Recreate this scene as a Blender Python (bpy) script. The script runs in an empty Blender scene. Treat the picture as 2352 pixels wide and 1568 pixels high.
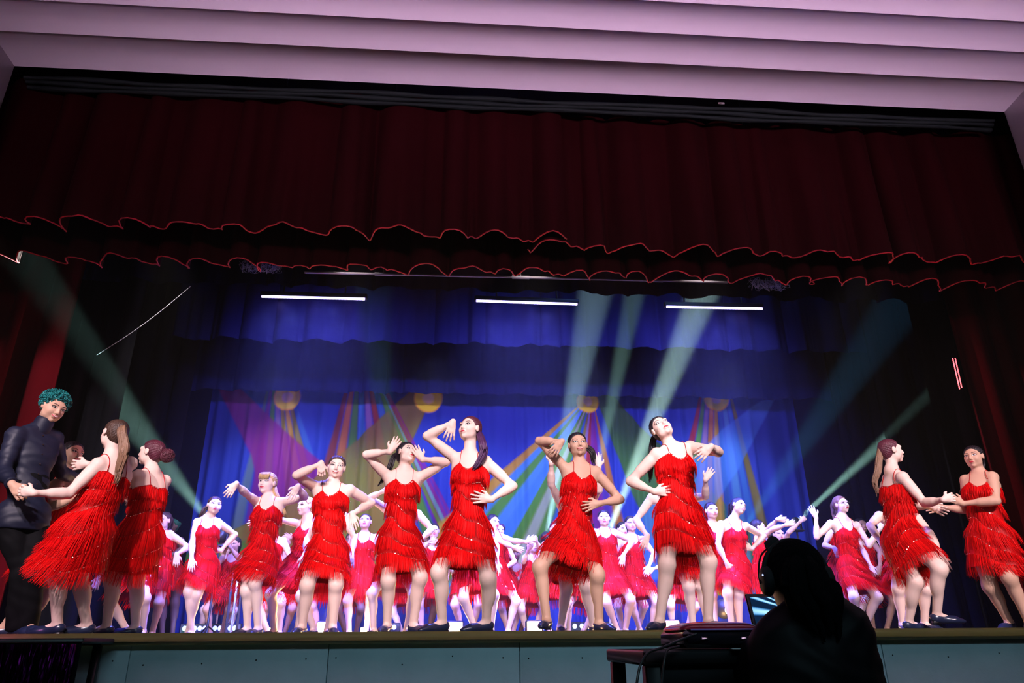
import bpy, math, random
import numpy as np
from mathutils import Vector, Matrix
SC = bpy.context.scene
COL = SC.collection
rng = np.random.default_rng(11)
random.seed(5)
V = lambda *a: np.array(a, float)

# ---------------------------------------------------------------- camera
FPX = 1657.6                      # focal length in pixels of the 2352x1568 frame
yaw, pit, rol = .0759732, .3961152, -.007520
fw = V(math.sin(yaw)*math.cos(pit), math.cos(yaw)*math.cos(pit), math.sin(pit))
_r = V(math.cos(yaw), -math.sin(yaw), 0); _u = np.cross(_r, fw)
CR = math.cos(rol)*_r + math.sin(rol)*_u
CU = -math.sin(rol)*_r + math.cos(rol)*_u
CP = V(0, -5, .925)
cam = bpy.data.cameras.new('camera'); camo = bpy.data.objects.new('camera', cam); COL.objects.link(camo)
cam.sensor_width = 36; cam.lens = FPX/2352*36; cam.clip_end = 200
_M = Matrix((Vector(CR), Vector(CU), Vector(-fw))).transposed().to_4x4(); _M.translation = Vector(CP)
camo.matrix_world = _M
SC.camera = camo
def ray(px, py):
    d = fw + CR*((px-1176)/FPX) + CU*((784-py)/FPX)
    return d/np.linalg.norm(d)
def capK(H, px, py, L, near, cap):
    q = at(px, py, H[1]); d0 = np.linalg.norm(q-H); return sph_t(H, px, py, min(L, math.sqrt(d0*d0+cap*cap)), near)
def at(px, py, Y):                # the point at stage depth Y that stands on the sight line of a measured spot
    d = ray(px, py)
    return CP + d*((Y-CP[1])/d[1])

# ---------------------------------------------------------------- world, exposure, lights
SC.view_settings.view_transform = 'Standard'; SC.view_settings.look = 'None'
SC.view_settings.gamma = 1; SC.view_settings.use_curve_mapping = False
SC.view_settings.exposure = 0.0
w = bpy.data.worlds.new('world'); SC.world = w; w.use_nodes = True
w.node_tree.nodes['Background'].inputs[0].default_value = (.03, .08, .10, 1)
w.node_tree.nodes['Background'].inputs[1].default_value = .045
ZS = 1.0                          # stage floor height
def light(kind, name, p, aim, E, col, **k):
    l = bpy.data.lights.new(name, kind); l.energy = E; l.color = col
    for a, b in k.items(): setattr(l, a, b)
    o = bpy.data.objects.new(name, l); COL.objects.link(o); o.location = p
    o.rotation_euler = (Vector(aim)-Vector(p)).to_track_quat('-Z', 'Y').to_euler()
    return o
D2R = math.radians
# front of house profile spots high in the hall, cut so that they pass under the valances
for i, x in enumerate(np.linspace(-4.9, 5.6, 9)):
    light('SPOT', 'front_spot', (x*.85+.1, -8, 6.4), (x, .9, 2.5), 3400, (1, .80, .87), spot_size=D2R(19), spot_blend=.3, shadow_soft_size=.12)
# added unseen lilac fill lamps that light the stepped ceiling
for x in (-1.2, 1.4, 4.0): light('AREA', 'ceiling_fill', (x, -4.1, 3.5), (x*1.0, -1.7, 5.6), 27, (.95, .60, .90), shape='RECTANGLE', size=1.6, size_y=.3, spread=D2R(95))
# added cool fill lamp that brightens the stage front
light('AREA', 'stage_front_fill', (1.2, -8, 3.6), (1.2, 0, .7), 17, (.5, .85, 1), shape='RECTANGLE', size=6, size_y=.6, spread=D2R(60))
# blue washes from the overhead bars
BARS = [((601, 681), (838, 687)), ((1094, 691), (1326, 699)), ((1531, 705), (1751, 709))]
for (a, b) in BARS:
    p = (at(*a, 3.2) + at(*b, 3.2))/2 - V(0, 0, .07)
    o = light('AREA', 'bar_wash', p, p + V(0, .55, -1), 520, (.12, .14, 1), shape='RECTANGLE', size=1.2, size_y=.05, spread=D2R(95))
    o.rotation_euler = (D2R(12), 0, 0)
    for t in (-.42, 0, .42): light('SPOT', 'bar_glow', p+V(t, .03, .03), p+V(t, 1, -.35), 150, (.24, .17, 1), spot_size=D2R(125), spot_blend=1, shadow_soft_size=.02)
for x in (-2.8, -.4, 2.0, 4.2):
    light('SPOT', 'backdrop_wash', (x, 5.3, 5.0), (x, 7, 1.8), 430, (.45, .56, 1), spot_size=D2R(95), spot_blend=.8, shadow_soft_size=.2)
# light on the rear rows from the rig behind the valances
for x in (-3.2, -1.2, .8, 2.8, 4.6):
    light('SPOT', 'rig_front', (x, 1.7, 5.1), (x, 5.2, 1.7), 215, (1, .84, .76), spot_size=D2R(50), spot_blend=.6, shadow_soft_size=.12)

# added cross light that picks out the inner edges of the side drapes
light('SPOT', 'drape_light', (1.0, 1.75, 5.0), (-3.55, 2.0, 3.0), 330, (1, .35, .4), spot_size=D2R(34), spot_blend=.8, shadow_soft_size=.05)
light('SPOT', 'drape_light', (.6, 1.75, 5.0), (4.85, 2.0, 3.0), 330, (1, .35, .4), spot_size=D2R(34), spot_blend=.8, shadow_soft_size=.05)
# moving head beams: (lens position, aim, cone, power, colour)
TEAL = (.50, 1, .86)
BEAMS = [(at(500, 1222, 5.2), at(128, 740, 2.0), 9.0, 50000, TEAL),
         (at(1382, 1262, 5.9), at(1560, 810, 3.9), 7.0, 380000, (.62, 1, .88)),
         (at(1350, 1196, 6.1), at(1425, 830, 3.9), 4.8, 120000, TEAL),
         (at(1256, 1222, 6.1), at(1345, 780, 3.9), 8.0, 170000, (.5, .85, 1)),
         (at(1835, 1192, 6.25), at(2100, 950, 4.0), 5.0, 170000, TEAL),
         (at(1690, 1240, 5.8), at(1960, 850, 4.4), 11, 26000, (.1, .5, 1)),
         (at(905, 1280, 6.0), at(868, 800, 4.6), 9, 15000, (.3, 1, .7))]
for a, b, ang, E, c in BEAMS:
    light('SPOT', 'beam', a, b, E, c, spot_size=D2R(ang), spot_blend=.55, shadow_soft_size=.035)
# warm floor cans that backlight the rows
CANS = [(745, 1442, 4.2), (1046, 1442, 4.4), (1228, 1442, 4.4), (1546, 1442, 4.4), (1656, 1428, 5.2), (835, 1446, 5.2), (620, 1446, 5.2)]
for px, py, Y in CANS:
    p = at(px, py, Y); p[2] = ZS+.10
    light('SPOT', 'can_light', p + V(0, -.08, 0), p + V(.0, -3, .75), 95, (1, .62, .22), spot_size=D2R(120), spot_blend=.8, shadow_soft_size=.07)
    light('POINT', 'can_glow', p + V(0, -.10, .02), p, 9, (1, .58, .18), shadow_soft_size=.05)

# ---------------------------------------------------------------- materials
MATS = {}
def mat(name, col=(.5, .5, .5), rough=.6, metal=0, spec=.5, emit=None, es=0, sheen=0, noise=0, nscale=8, bump=0, bscale=60, stretch=(1, 1, 1)):
    if name in MATS: return MATS[name]
    m = bpy.data.materials.new(name); m.use_nodes = True; nt = m.node_tree; b = nt.nodes['Principled BSDF']
    b.inputs['Base Color'].default_value = (*col, 1); b.inputs['Roughness'].default_value = rough
    b.inputs['Metallic'].default_value = metal; b.inputs['Specular IOR Level'].default_value = spec
    if sheen: b.inputs['Sheen Weight'].default_value = sheen; b.inputs['Sheen Tint'].default_value = (*[min(1, c*1.5+.1) for c in col], 1)
    if emit: b.inputs['Emission Color'].default_value = (*emit, 1); b.inputs['Emission Strength'].default_value = es
    if noise or bump:
        tc = nt.nodes.new('ShaderNodeTexCoord'); mp = nt.nodes.new('ShaderNodeMapping'); mp.inputs['Scale'].default_value = stretch
        nt.links.new(tc.outputs['Object'], mp.inputs[0])
    if noise:
        n = nt.nodes.new('ShaderNodeTexNoise'); n.inputs['Scale'].default_value = nscale; n.inputs['Detail'].default_value = 6
        nt.links.new(mp.outputs[0], n.inputs['Vector'])
        r = nt.nodes.new('ShaderNodeMapRange'); r.inputs[3].default_value = 1-noise; r.inputs[4].default_value = 1+noise
        nt.links.new(n.outputs['Fac'], r.inputs[0])
        x = nt.nodes.new('ShaderNodeVectorMath'); x.operation = 'SCALE'; x.inputs[0].default_value = col
        nt.links.new(r.outputs[0], x.inputs['Scale']); nt.links.new(x.outputs[0], b.inputs['Base Color'])
    if bump:
        n2 = nt.nodes.new('ShaderNodeTexNoise'); n2.inputs['Scale'].default_value = bscale; n2.inputs['Detail'].default_value = 4
        nt.links.new(mp.outputs[0], n2.inputs['Vector'])
        bp = nt.nodes.new('ShaderNodeBump'); bp.inputs['Strength'].default_value = bump; bp.inputs['Distance'].default_value = .01
        nt.links.new(n2.outputs['Fac'], bp.inputs['Height']); nt.links.new(bp.outputs[0], b.inputs['Normal'])
    MATS[name] = m; return m
def velvet(name, col, sheen=1.0, nz=.25):
    m = mat(name, col, rough=.9, spec=.1, noise=nz, nscale=3, bump=.25, bscale=140, stretch=(1, 1, .25))
    b = m.node_tree.nodes['Principled BSDF']; b.inputs['Sheen Weight'].default_value = sheen
    b.inputs['Sheen Roughness'].default_value = .4; b.inputs['Sheen Tint'].default_value = (*[min(1, c*3) for c in col], 1)
    return m

# ---------------------------------------------------------------- mesh helpers
def mesh(name, verts, faces, m=None, parent=None, smooth=True, mi=None):
    """verts (n,3) array; faces: list of equal-width index arrays (k,3) or (k,4)"""
    me = bpy.data.meshes.new(name)
    verts = np.asarray(verts, np.float32)
    if isinstance(faces, np.ndarray): faces = [faces]
    faces = [np.asarray(f, np.int32) for f in faces if len(f)]
    tot = np.concatenate([np.full(len(f), f.shape[1], np.int32) for f in faces])
    loops = np.concatenate([f.ravel() for f in faces])
    me.vertices.add(len(verts)); me.vertices.foreach_set('co', verts.ravel())
    me.loops.add(len(loops)); me.loops.foreach_set('vertex_index', loops)
    me.polygons.add(len(tot)); st = np.concatenate([[0], np.cumsum(tot)[:-1]]).astype(np.int32)
    me.polygons.foreach_set('loop_start', st)
    if mi is not None: me.polygons.foreach_set('material_index', np.asarray(mi, np.int32))
    me.update(calc_edges=True); me.validate()
    if smooth: me.polygons.foreach_set('use_smooth', np.ones(len(me.polygons), bool))
    for x in (m if isinstance(m, (list, tuple)) else [m]):
        if x: me.materials.append(x)
    o = bpy.data.objects.new(name, me); COL.objects.link(o)
    if parent: o.parent = parent
    return o
def tag(o, label=None, cat=None, group=None, kind=None):
    if label: o['label'] = label
    if cat: o['category'] = cat
    if group: o['group'] = group
    if kind: o['kind'] = kind
    return o
class MB:
    def __init__(s): s.v = []; s.f = []; s.n = 0; s.t = []
    def add(s, v, f):
        v = np.asarray(v, float); f = np.asarray(f, int)
        s.v.append(v); (s.f if f.shape[1] == 4 else s.t).append(f+s.n); s.n += len(v); return s
    def box(s, c, sz, R=None, bev=0):
        h = np.asarray(sz, float)/2
        if bev:
            b = min(bev, *(h*.95)); P = []
            for a in range(3):
                for sg in (-1, 1):
                    for q in ((-1, -1), (1, -1), (1, 1), (-1, 1)):
                        p = np.zeros(3); p[a] = sg*h[a]; o = [i for i in range(3) if i != a]
                        p[o[0]] = q[0]*(h[o[0]]-b); p[o[1]] = q[1]*(h[o[1]]-b); P.append(p)
            P = np.array(P); F = [[i*4+j for j in range(4)] for i in range(6)]; T = []
            def near(sg):                                   # the three points of a corner
                return [int(np.argmin(np.abs(P-tgt).sum(1))) for tgt in [np.array([sg[k]*(h[k] if k == a else h[k]-b) for k in range(3)]) for a in range(3)]]
            for sx in (-1, 1):
                for sy in (-1, 1):
                    for sz_ in (-1, 1): T.append(near((sx, sy, sz_)))
            for a in range(3):
                o = [i for i in range(3) if i != a]
                for s1 in (-1, 1):
                    for s2 in (-1, 1):
                        q = []
                        for (e, main) in ((-1, 0), (1, 0), (1, 1), (-1, 1)):
                            sg = [0]*3; sg[a] = e; sg[o[0]] = s1; sg[o[1]] = s2
                            q.append(near(sg)[o[main]])
                        F.append(q)
            P = P if R is None else P@np.asarray(R)
            s.v.append(P+np.asarray(c)); s.f.append(np.array(F)+s.n); s.t.append(np.array(T)+s.n); s.n += len(P); return s
        P = np.array([[x, y, z] for x in (-1, 1) for y in (-1, 1) for z in (-1, 1)])*h
        if R is not None: P = P@np.asarray(R)
        return s.add(P+np.asarray(c), [[0, 1, 3, 2], [4, 6, 7, 5], [0, 4, 5, 1], [2, 3, 7, 6], [0, 2, 6, 4], [1, 5, 7, 3]])
    def tube(s, pts, rad, n=8, cap=True):
        pts = np.asarray(pts, float); m = len(pts); rad = np.broadcast_to(rad, (m,))
        t = np.gradient(pts, axis=0); t /= np.linalg.norm(t, axis=1)[:, None]+1e-9
        up = V(0, 0, 1) if abs(t[0][2]) < .9 else V(0, 1, 0)
        a = np.cross(t, up); a /= np.linalg.norm(a, axis=1)[:, None]+1e-9; b = np.cross(t, a)
        th = np.linspace(0, 2*math.pi, n, endpoint=False)
        v = pts[:, None] + rad[:, None, None]*(a[:, None]*np.cos(th)[None, :, None] + b[:, None]*np.sin(th)[None, :, None])
        i, j = np.meshgrid(np.arange(m-1), np.arange(n), indexing='ij'); j2 = (j+1) % n
        f = np.stack([i*n+j, i*n+j2, (i+1)*n+j2, (i+1)*n+j], -1).reshape(-1, 4)
        k = s.n; s.add(v.reshape(-1, 3), f)
        if cap:
            for r, q in ((0, pts[0]), (m-1, pts[-1])):
                c = s.n; s.v.append(q[None]); s.n += 1
                s.t.append(np.array([[k+r*n+x, k+r*n+(x+1) % n, c] for x in range(n)]))
        return s
    def ball(s, c, r, n=10, R=None):
        r = np.broadcast_to(r, (3,)); ph = np.linspace(0, math.pi, n//2+2); th = np.linspace(0, 2*math.pi, n, endpoint=False)
        P = np.stack([np.sin(ph)[:, None]*np.cos(th), np.sin(ph)[:, None]*np.sin(th), np.cos(ph)[:, None]*np.ones(n)], -1)*r
        P = P.reshape(-1, 3); P = P if R is None else P@np.asarray(R)
        m = len(ph); i, j = np.meshgrid(np.arange(m-1), np.arange(n), indexing='ij'); j2 = (j+1) % n
        return s.add(P+np.asarray(c), np.stack([i*n+j, i*n+j2, (i+1)*n+j2, (i+1)*n+j], -1).reshape(-1, 4))
    def grid(s, P):
        a, b = P.shape[:2]; i, j = np.meshgrid(np.arange(a-1), np.arange(b-1), indexing='ij')
        return s.add(P.reshape(-1, 3), np.stack([i*b+j, i*b+j+1, (i+1)*b+j+1, (i+1)*b+j], -1).reshape(-1, 4))
    def build(s, name, m, parent=None, smooth=False):
        F = []
        if s.f: F.append(np.concatenate(s.f))
        if s.t: F.append(np.concatenate(s.t))
        return mesh(name, np.concatenate(s.v), F, m, parent, smooth)
def empty(name, p):
    o = bpy.data.objects.new(name, None); COL.objects.link(o); o.location = p; o.empty_display_size = .2; return o
def local(o, mb):                 # parts of an Empty are built in world coordinates and re-based on it
    for i in range(len(mb.v)): mb.v[i] = mb.v[i] - np.array(o.location)
    return mb
# ---------------------------------------------------------------- the setting
def S(name, mb, m, **k):
    o = mb.build(name, m, **k); o['kind'] = 'structure'; return o
M_ceil = mat('ceiling_paint', (.74, .68, .74), .55, noise=.06, nscale=2, stretch=(.3, 3, 1), bump=.05, bscale=30)
M_wall = mat('wall_paint', (.72, .67, .72), .6, noise=.05, nscale=3)
M_fascia = mat('stage_front_paint', (.46, .60, .66), .6, noise=.12, nscale=6, bump=.1, bscale=50)
M_wood = mat('stage_edge_wood', (.30, .25, .07), .5, noise=.5, nscale=5, stretch=(.25, 2, 2), bump=.15, bscale=20)
M_deck = mat('stage_deck_black', (.03, .03, .035), .35, noise=.3, nscale=4)
M_dark = mat('dark_paint', (.006, .006, .007), .7)
M_floor = mat('hall_floor', (.10, .08, .07), .5, noise=.2, nscale=5)
M_black = mat('black_plastic', (.012, .012, .014), .4)
M_metal = mat('steel', (.5, .5, .52), .35, metal=1)
XL, XR, ZT, YO = -4.03, 5.27, 5.705, .30
S('floor', MB().box((.6, -3, -.05), (16, 10, .1)), M_floor)
S('stage_floor', MB().box((.6, 4.2, ZS-.06), (15, 8.2, .12)), M_deck)
S('trim_1', MB().box((.6, .03, ZS-.035), (15, .14, .07), bev=.02), M_wood)
mb = MB()
for i, x in enumerate(np.arange(-6.9, 8, 1.22)):
    mb.box((x+.61, .085, .465), (1.216, .03, .93), bev=.002)
mb.box((.6, .115, .47), (15, .02, .94))
S('wall_front', mb, M_fascia)
mb = MB()
for i, x in enumerate(np.arange(-6.9, 8, 1.22)):
    for q in range(4):
        for z in (.83, .42): mb.ball((x+.08+q*.35+rng.normal()*.03, .070, z+rng.normal()*.015), (.005, .004, .005), 8)
o = S('trim_2', mb, M_dark)
# stepped ceiling over the hall side of the opening, each board rising a little towards the hall
mb = MB(); Y = YO; ys = [YO, -.11, -.455, -.78, -1.12, -1.46, -1.82, -2.2, -2.6, -3.0]
for i in range(len(ys)-1):
    y0, y1 = ys[i], ys[i+1]
    P = [(-4.03-.2, y0, ZT), (XR+.2, y0, ZT), (XR+.2, y1, ZT+.035), (XL-.2, y1, ZT+.035)]
    Q = [(p[0], p[1], ZT+.25) for p in P]
    mb.add(P+Q, [[0, 1, 2, 3], [4, 5, 6, 7], [0, 1, 5, 4], [1, 2, 6, 5], [2, 3, 7, 6], [3, 0, 4, 7]])
S('ceiling', mb, M_ceil)
S('wall_left', MB().box((XL-.15, -1.35, ZS+2.4), (.3, 3.3, 4.8)), M_wall)
S('wall_right', MB().box((XR+.15, -1.35, ZS+2.4), (.3, 3.3, 4.8)), M_wall)
S('wall_back', MB().box((.6, 8.35, 4), (15, .1, 8)), M_dark)
S('wall_left_wing', MB().box((-6.85, 4.2, 4), (.1, 8.2, 8)), M_dark)
S('wall_right_wing', MB().box((8.05, 4.2, 4), (.1, 8.2, 8)), M_dark)
S('stage_ceiling', MB().box((.6, 4.3, 7.6), (15, 8, .1)), M_dark)
S('wall_proscenium', MB().box((.6, YO+.06, 6.8), (15, .1, 1.9)), M_dark)

# ---------------------------------------------------------------- curtains
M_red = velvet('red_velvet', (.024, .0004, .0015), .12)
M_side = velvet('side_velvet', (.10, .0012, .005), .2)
M_lit_hem = mat('lit_red_hem', (.50, .008, .022), .6, noise=.9, nscale=9)  # hem coloured brighter than the velvet, stage light from below put into it
M_blk = velvet('black_velvet', (.0025, .003, .005), .02)
M_navy = velvet('navy_velvet', (.007, .011, .045), .12)
def folds(x, sd, wl=.38, sharp=.6):
    r = np.random.default_rng(sd); e = [x.min()-1]
    while e[-1] < x.max()+1: e.append(e[-1]+wl*r.uniform(.55, 1.5))
    e = np.array(e); a = r.uniform(.5, 1.25, len(e))
    i = np.clip(np.searchsorted(e, x)-1, 0, len(e)-2); t = (x-e[i])/(e[i+1]-e[i])
    t = np.clip(t, 0, 1)**(.8+.6*(i % 2))
    f = np.sin(t*2*math.pi) + .35*np.sin(t*4*math.pi+a[i]*3)*sharp
    return f*a[i]*np.minimum(1, (e[i+1]-e[i])/wl)
def curtain(name, x0, x1, zt, zb, Y, amp, sd, m, wl=.38, hem=None, top=.6, flare=0, nz=26, label=None, cat='curtain', group=None, loose=0, bulge=0):
    n = int((x1-x0)*46)+2; x = np.linspace(x0, x1, n); f = folds(x, sd, wl)
    f2 = folds(x+7, sd+9, wl*.45)*.25; lo = folds(x, sd+3, wl*2.3)
    v = np.linspace(0, 1, nz)[:, None]
    env = top+(1-top)*v**.8
    Yg = Y + amp*(f[None]*env + f2[None]*v**1.5) + bulge*np.sin(v*math.pi)
    Xg = x[None] + amp*.55*np.gradient(f)[None]*6*env*.35 + flare*v
    Zg = zt + (zb-zt)*v + 0*x[None] + loose*lo[None]*v
    P = np.stack([Xg, Yg, Zg], -1)
    mb = MB(); mb.grid(P)
    mb.grid(P + V(0, .012, 0))      # lining
    o = mb.build(name, m, smooth=True)
    tag(o, label, cat, group)
    if hem:
        h = MB(); h.tube(P[-1]+V(0, .006, 0), .0065, 6)
        h.build('hem', hem, o, smooth=True)
    return o
zv1 = at(1176, 552, .62)[2]
curtain('valance', -4.4, at(1297, 545, .52)[0], ZT+.05, zv1+.01, .56, .10, 4, M_red, .40, M_lit_hem, label='upper dark red velvet valance on the left, its end overlapping the right one', group='red valances')
curtain('valance', at(1205, 560, .62)[0], 5.7, ZT+.05, zv1-.0, .70, .10, 21, M_red, .40, M_lit_hem, label='upper dark red velvet valance on the right, tucked behind the left one', group='red valances')
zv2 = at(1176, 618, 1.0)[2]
curtain('valance', -4.7, 6.1, ZT+.3, zv2, 1.05, .10, 33, M_red, .36, M_lit_hem, label='lower dark red velvet valance hanging behind the two upper ones', group='red valances', loose=.012)
# rolled green cloth under the ceiling edge
mb = MB()
for k in range(3):
    xs = np.linspace(XL+.05, XR-.05, 120); mb.tube(np.stack([xs, YO+.10+.03*k+.01*np.sin(xs*2+k), ZT-.04-.025*k+.006*np.sin(xs*5+k*2)], -1), .02+.004*np.sin(xs*7+k), 8)
tag(mb.build('cloth_roll', mat('green_cloth', (.003, .012, .010), .8), smooth=True), 'dark green rolled cloth band running under the white ceiling edge', 'cloth')
mb = MB().box(at(1657, 237, .36), (.06, .006, .022), bev=.003)
tag(mb.build('tape_tag', mat('white_tape', (.8, .72, .7), .6)), 'small white tag stuck on the green cloth band', 'tag')
# side drapes at the opening
xl = at(155, 765, 2.1)[0]; xr = at(2198, 845, 2.1)[0]
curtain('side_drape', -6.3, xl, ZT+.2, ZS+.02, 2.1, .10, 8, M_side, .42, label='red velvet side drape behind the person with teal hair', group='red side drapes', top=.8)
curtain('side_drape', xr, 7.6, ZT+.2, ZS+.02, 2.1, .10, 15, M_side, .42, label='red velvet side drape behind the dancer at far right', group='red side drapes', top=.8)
# wings
for i, (y, a, b) in enumerate(((2.4, -6.6, -3.75), (3.9, -6.6, -3.95), (5.4, -6.6, -4.2))):
    curtain('wing_curtain', a, b, 7.2, ZS+.02, y+.5, .07, 40+i, M_blk, .3, label=('black wing curtain at left, nearest the audience', 'black wing curtain at left, middle of the three', 'black wing curtain at left, closest to the painted backdrop')[i], group='black wing curtains', top=.8)
for i, (y, a, b) in enumerate(((2.4, 5.6, 7.9), (3.9, 5.95, 7.9), (5.4, 6.1, 7.9))):
    curtain('wing_curtain', a, b, 7.2, ZS+.02, y+.5, .07, 50+i, M_blk, .3, label=('black wing curtain at right, nearest the audience', 'black wing curtain at right, middle of the three', 'black wing curtain at right, closest to the painted backdrop')[i], group='black wing curtains', top=.8)
# overhead borders
for i, (y, py, m) in enumerate(((2.75, 668, M_navy), (4.6, 792, M_navy), (6.4, 906, M_navy))):
    z = at(1176, py, y)[2]
    curtain('border_curtain', -6.4, 7.8, 7.56, z, y, .055, 60+i, m, .42, label=('dark scalloped border curtain in front of the three light bars', 'blue lit border curtain hanging behind the light bars', 'dark navy border curtain just above the painted backdrop')[i], group='border curtains', loose=.018)

# ---------------------------------------------------------------- painted backdrop
YB = 7.0
bx0, bx1 = at(455, 1100, YB)[0], at(1868, 1200, YB)[0]; bz1 = at(1176, 840, YB)[2]
nx, nz = 820, 330
x = np.linspace(bx0, bx1, nx); z = np.linspace(ZS+.02, bz1, nz)
X, Z = np.meshgrid(x, z)
def w2(px, py): p = at(px, py, YB); return p[0], p[2]
def inpoly(pts):
    q = [w2(*p) for p in pts]; r = np.zeros(X.shape, bool); n = len(q)
    for i in range(n):
        (x1, z1), (x2, z2) = q[i], q[(i+1) % n]
        if z1 == z2: continue
        c = ((z1 > Z) != (z2 > Z)) & (X < (x2-x1)*(Z-z1)/(z2-z1)+x1); r ^= c
    r = r.astype(float)
    for _ in range(2): r[1:-1] = (r[:-2]+2*r[1:-1]+r[2:])/4; r[:, 1:-1] = (r[:, :-2]+2*r[:, 1:-1]+r[:, 2:])/4
    return r
C = np.zeros(X.shape+(3,)); C[:] = (.001, .022, .20)
C[..., 2] *= (.9+.25*np.clip((bz1-Z)/2.5, 0, 1))
def over(mask, col, a):
    mask = (mask*a)[..., None] if np.ndim(mask) else mask
    C[:] = C*(1-mask)+np.array(col)*mask
def fan(apx, lt, rt, lb, rb, cols, a=.75, edge=.35):
    """striped ray fan between a left and a right edge line"""
    (x1, z1), (x2, z2) = w2(*lt), w2(*lb); L = x1+(x2-x1)*(Z-z1)/(z2-z1)
    (x3, z3), (x4, z4) = w2(*rt), w2(*rb); Rr = x3+(x4-x3)*(Z-z3)/(z4-z3)
    t = (X-L)/(Rr-L+1e-6); n = len(cols); k = t*n; i = np.clip(k.astype(int), 0, n-1); fr = k-np.floor(k)
    c = np.array(cols)[i]; soft = np.clip(np.minimum(fr, 1-fr)/edge+.25, 0, 1)
    m = ((t > 0) & (t < 1) & (Z < z1+.15))*a*soft
    C[:] = C*(1-m[..., None])+c*m[..., None]
MAG = (.11, .002, .15); OLI = (.13, .10, .004); GRN = (.018, .085, .004); GOLD = (.32, .17, .01); BLU = (.01, .06, .22); LAV = (.16, .09, .20)
GR2 = (.04, .16, .006); RED = (.20, .004, .015); ORA = (.28, .09, .006); PUR = (.12, .004, .14); SKY = (.03, .14, .30); PAL = (.20, .24, .16)
ZB = w2(1176, 1368)[1]
fan(None, (610, 900), (672, 900), (520, 1240), (790, 1240), [(.05, .09, .14), MAG, GR2, LAV, (.2, .15, .06), GOLD, OLI, BLU])
over(inpoly([(500, 890), (550, 890), (650, 985), (800, 1115), (905, 1270), (610, 1330), (560, 1330), (600, 1150), (577, 1045)]), MAG, .85)
fan(None, (790, 900), (893, 900), (690, 1240), (1050, 1240), [(.12, .02, .05), ORA, GR2, SKY, LAV, RED, BLU, GR2, PUR], .8)
over(inpoly([(945, 895), (990, 900), (975, 950), (880, 1160), (905, 1330), (470, 1330), (500, 1240), (700, 1120), (830, 1000)]), OLI, .72)
fan(None, (872, 900), (893, 900), (1025, 1250), (1075, 1250), [GR2, (.05, .2, .2), PUR, MAG], .7)
# wide fan to lower left, built as angular wedges about the third lamp
ax, az = w2(1360, 905)
ang = np.degrees(np.arctan2(az-Z, X-ax))
def wedge(a0, a1, col, a=.8):
    t = (ang-a0)/(a1-a0); m = ((t > 0) & (t < 1))*np.clip(np.minimum(t, 1-t)/.3+.2, 0, 1)*a; m = m*np.clip((az-Z)/.25, 0, 1)
    C[:] = C*(1-m[..., None])+np.array(col)*m[..., None]
def angpx(px, py): p = w2(px, py); return math.degrees(math.atan2(az-p[1], p[0]-ax))
aL = angpx(1060, 1160); aR = angpx(1440, 1240)
cols = [GOLD, SKY, GR2, SKY, (.02, .12, .5), GR2, PAL, GR2, BLU, OLI, LAV, RED, MAG, PUR, (.05, .02, .2), ORA]
e = np.linspace(aL, aR, len(cols)+1)
if aL > aR: e = e[::-1]; cols = cols[::-1]
for i, c in enumerate(cols): wedge(e[i]-.6, e[i+1]+.6, c, .7)
over(inpoly([(1365, 900), (1405, 905), (1475, 985), (1560, 1060), (1690, 1180), (1790, 1300), (1560, 1380), (1480, 1200), (1420, 1050)]), GRN, .75)
fan(None, (1606, 905), (1680, 905), (1530, 1240), (1775, 1240), [RED, GR2, LAV, ORA, GOLD, BLU, (.03, .12, .25), (.02, .1, .3), OLI], .75)
over(inpoly([(1740, 925), (1785, 905), (1700, 1070), (1590, 1240), (1560, 1330), (1390, 1330), (1440, 1200), (1660, 985)]), (.03, .12, .35), .6)
over(inpoly([(400, 1360), (420, 1275), (480, 1240), (600, 1240), (590, 1362)]), (.02, .10, .04), .85)
over(inpoly([(1640, 1380), (1600, 1300), (1690, 1260), (1720, 1380)]), (.05, .30, .03), .9)
over(inpoly([(1000, 1442), (1000, 1400), (1140, 1420), (1140, 1440)]), (.05, .22, .05), .8)
over(np.clip((ZB-Z)/.03+.5, 0, 1), (.001, .022, .20), 1.)
for px, py, r in ((660, 912, 29), (984, 914, 31), (1350, 922, 24), (1645, 914, 27)):
    cx, cz = w2(px, py); rr = abs(w2(px+r, py)[0]-cx); d = np.hypot(X-cx, (Z-cz)*.95)/rr
    over(np.clip((1.12-d)/.2, 0, 1), (.80, .50, .04), .97)
    over(np.clip((.55-d)/.25, 0, 1), (.85, .45, .40), .8)
fx = folds(x, 77, .30)
P = np.stack([X, YB + .035*fx[None]*(1.0-.3*(Z-ZS)/3), Z], -1)
mb = MB().grid(P); bd = mb.build('backdrop', None, smooth=True)
ca = bd.data.color_attributes.new('paint', 'FLOAT_COLOR', 'POINT')
C0 = np.array((.001, .022, .20)); C = C0+(C-C0)*1.9
ca.data.foreach_set('color', np.concatenate([np.clip(C, 0, 1).reshape(-1, 3), np.ones((nx*nz, 1))], 1).astype(np.float32).ravel())
m = bpy.data.materials.new('painted_cloth'); m.use_nodes = True; nt = m.node_tree; b = nt.nodes['Principled BSDF']
a = nt.nodes.new('ShaderNodeAttribute'); a.attribute_name = 'paint'; nt.links.new(a.outputs['Color'], b.inputs['Base Color']); b.inputs['Roughness'].default_value = .8
bd.data.materials.append(m); tag(bd, 'painted backdrop with coloured light rays and yellow lamps on blue', 'backdrop')

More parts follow.
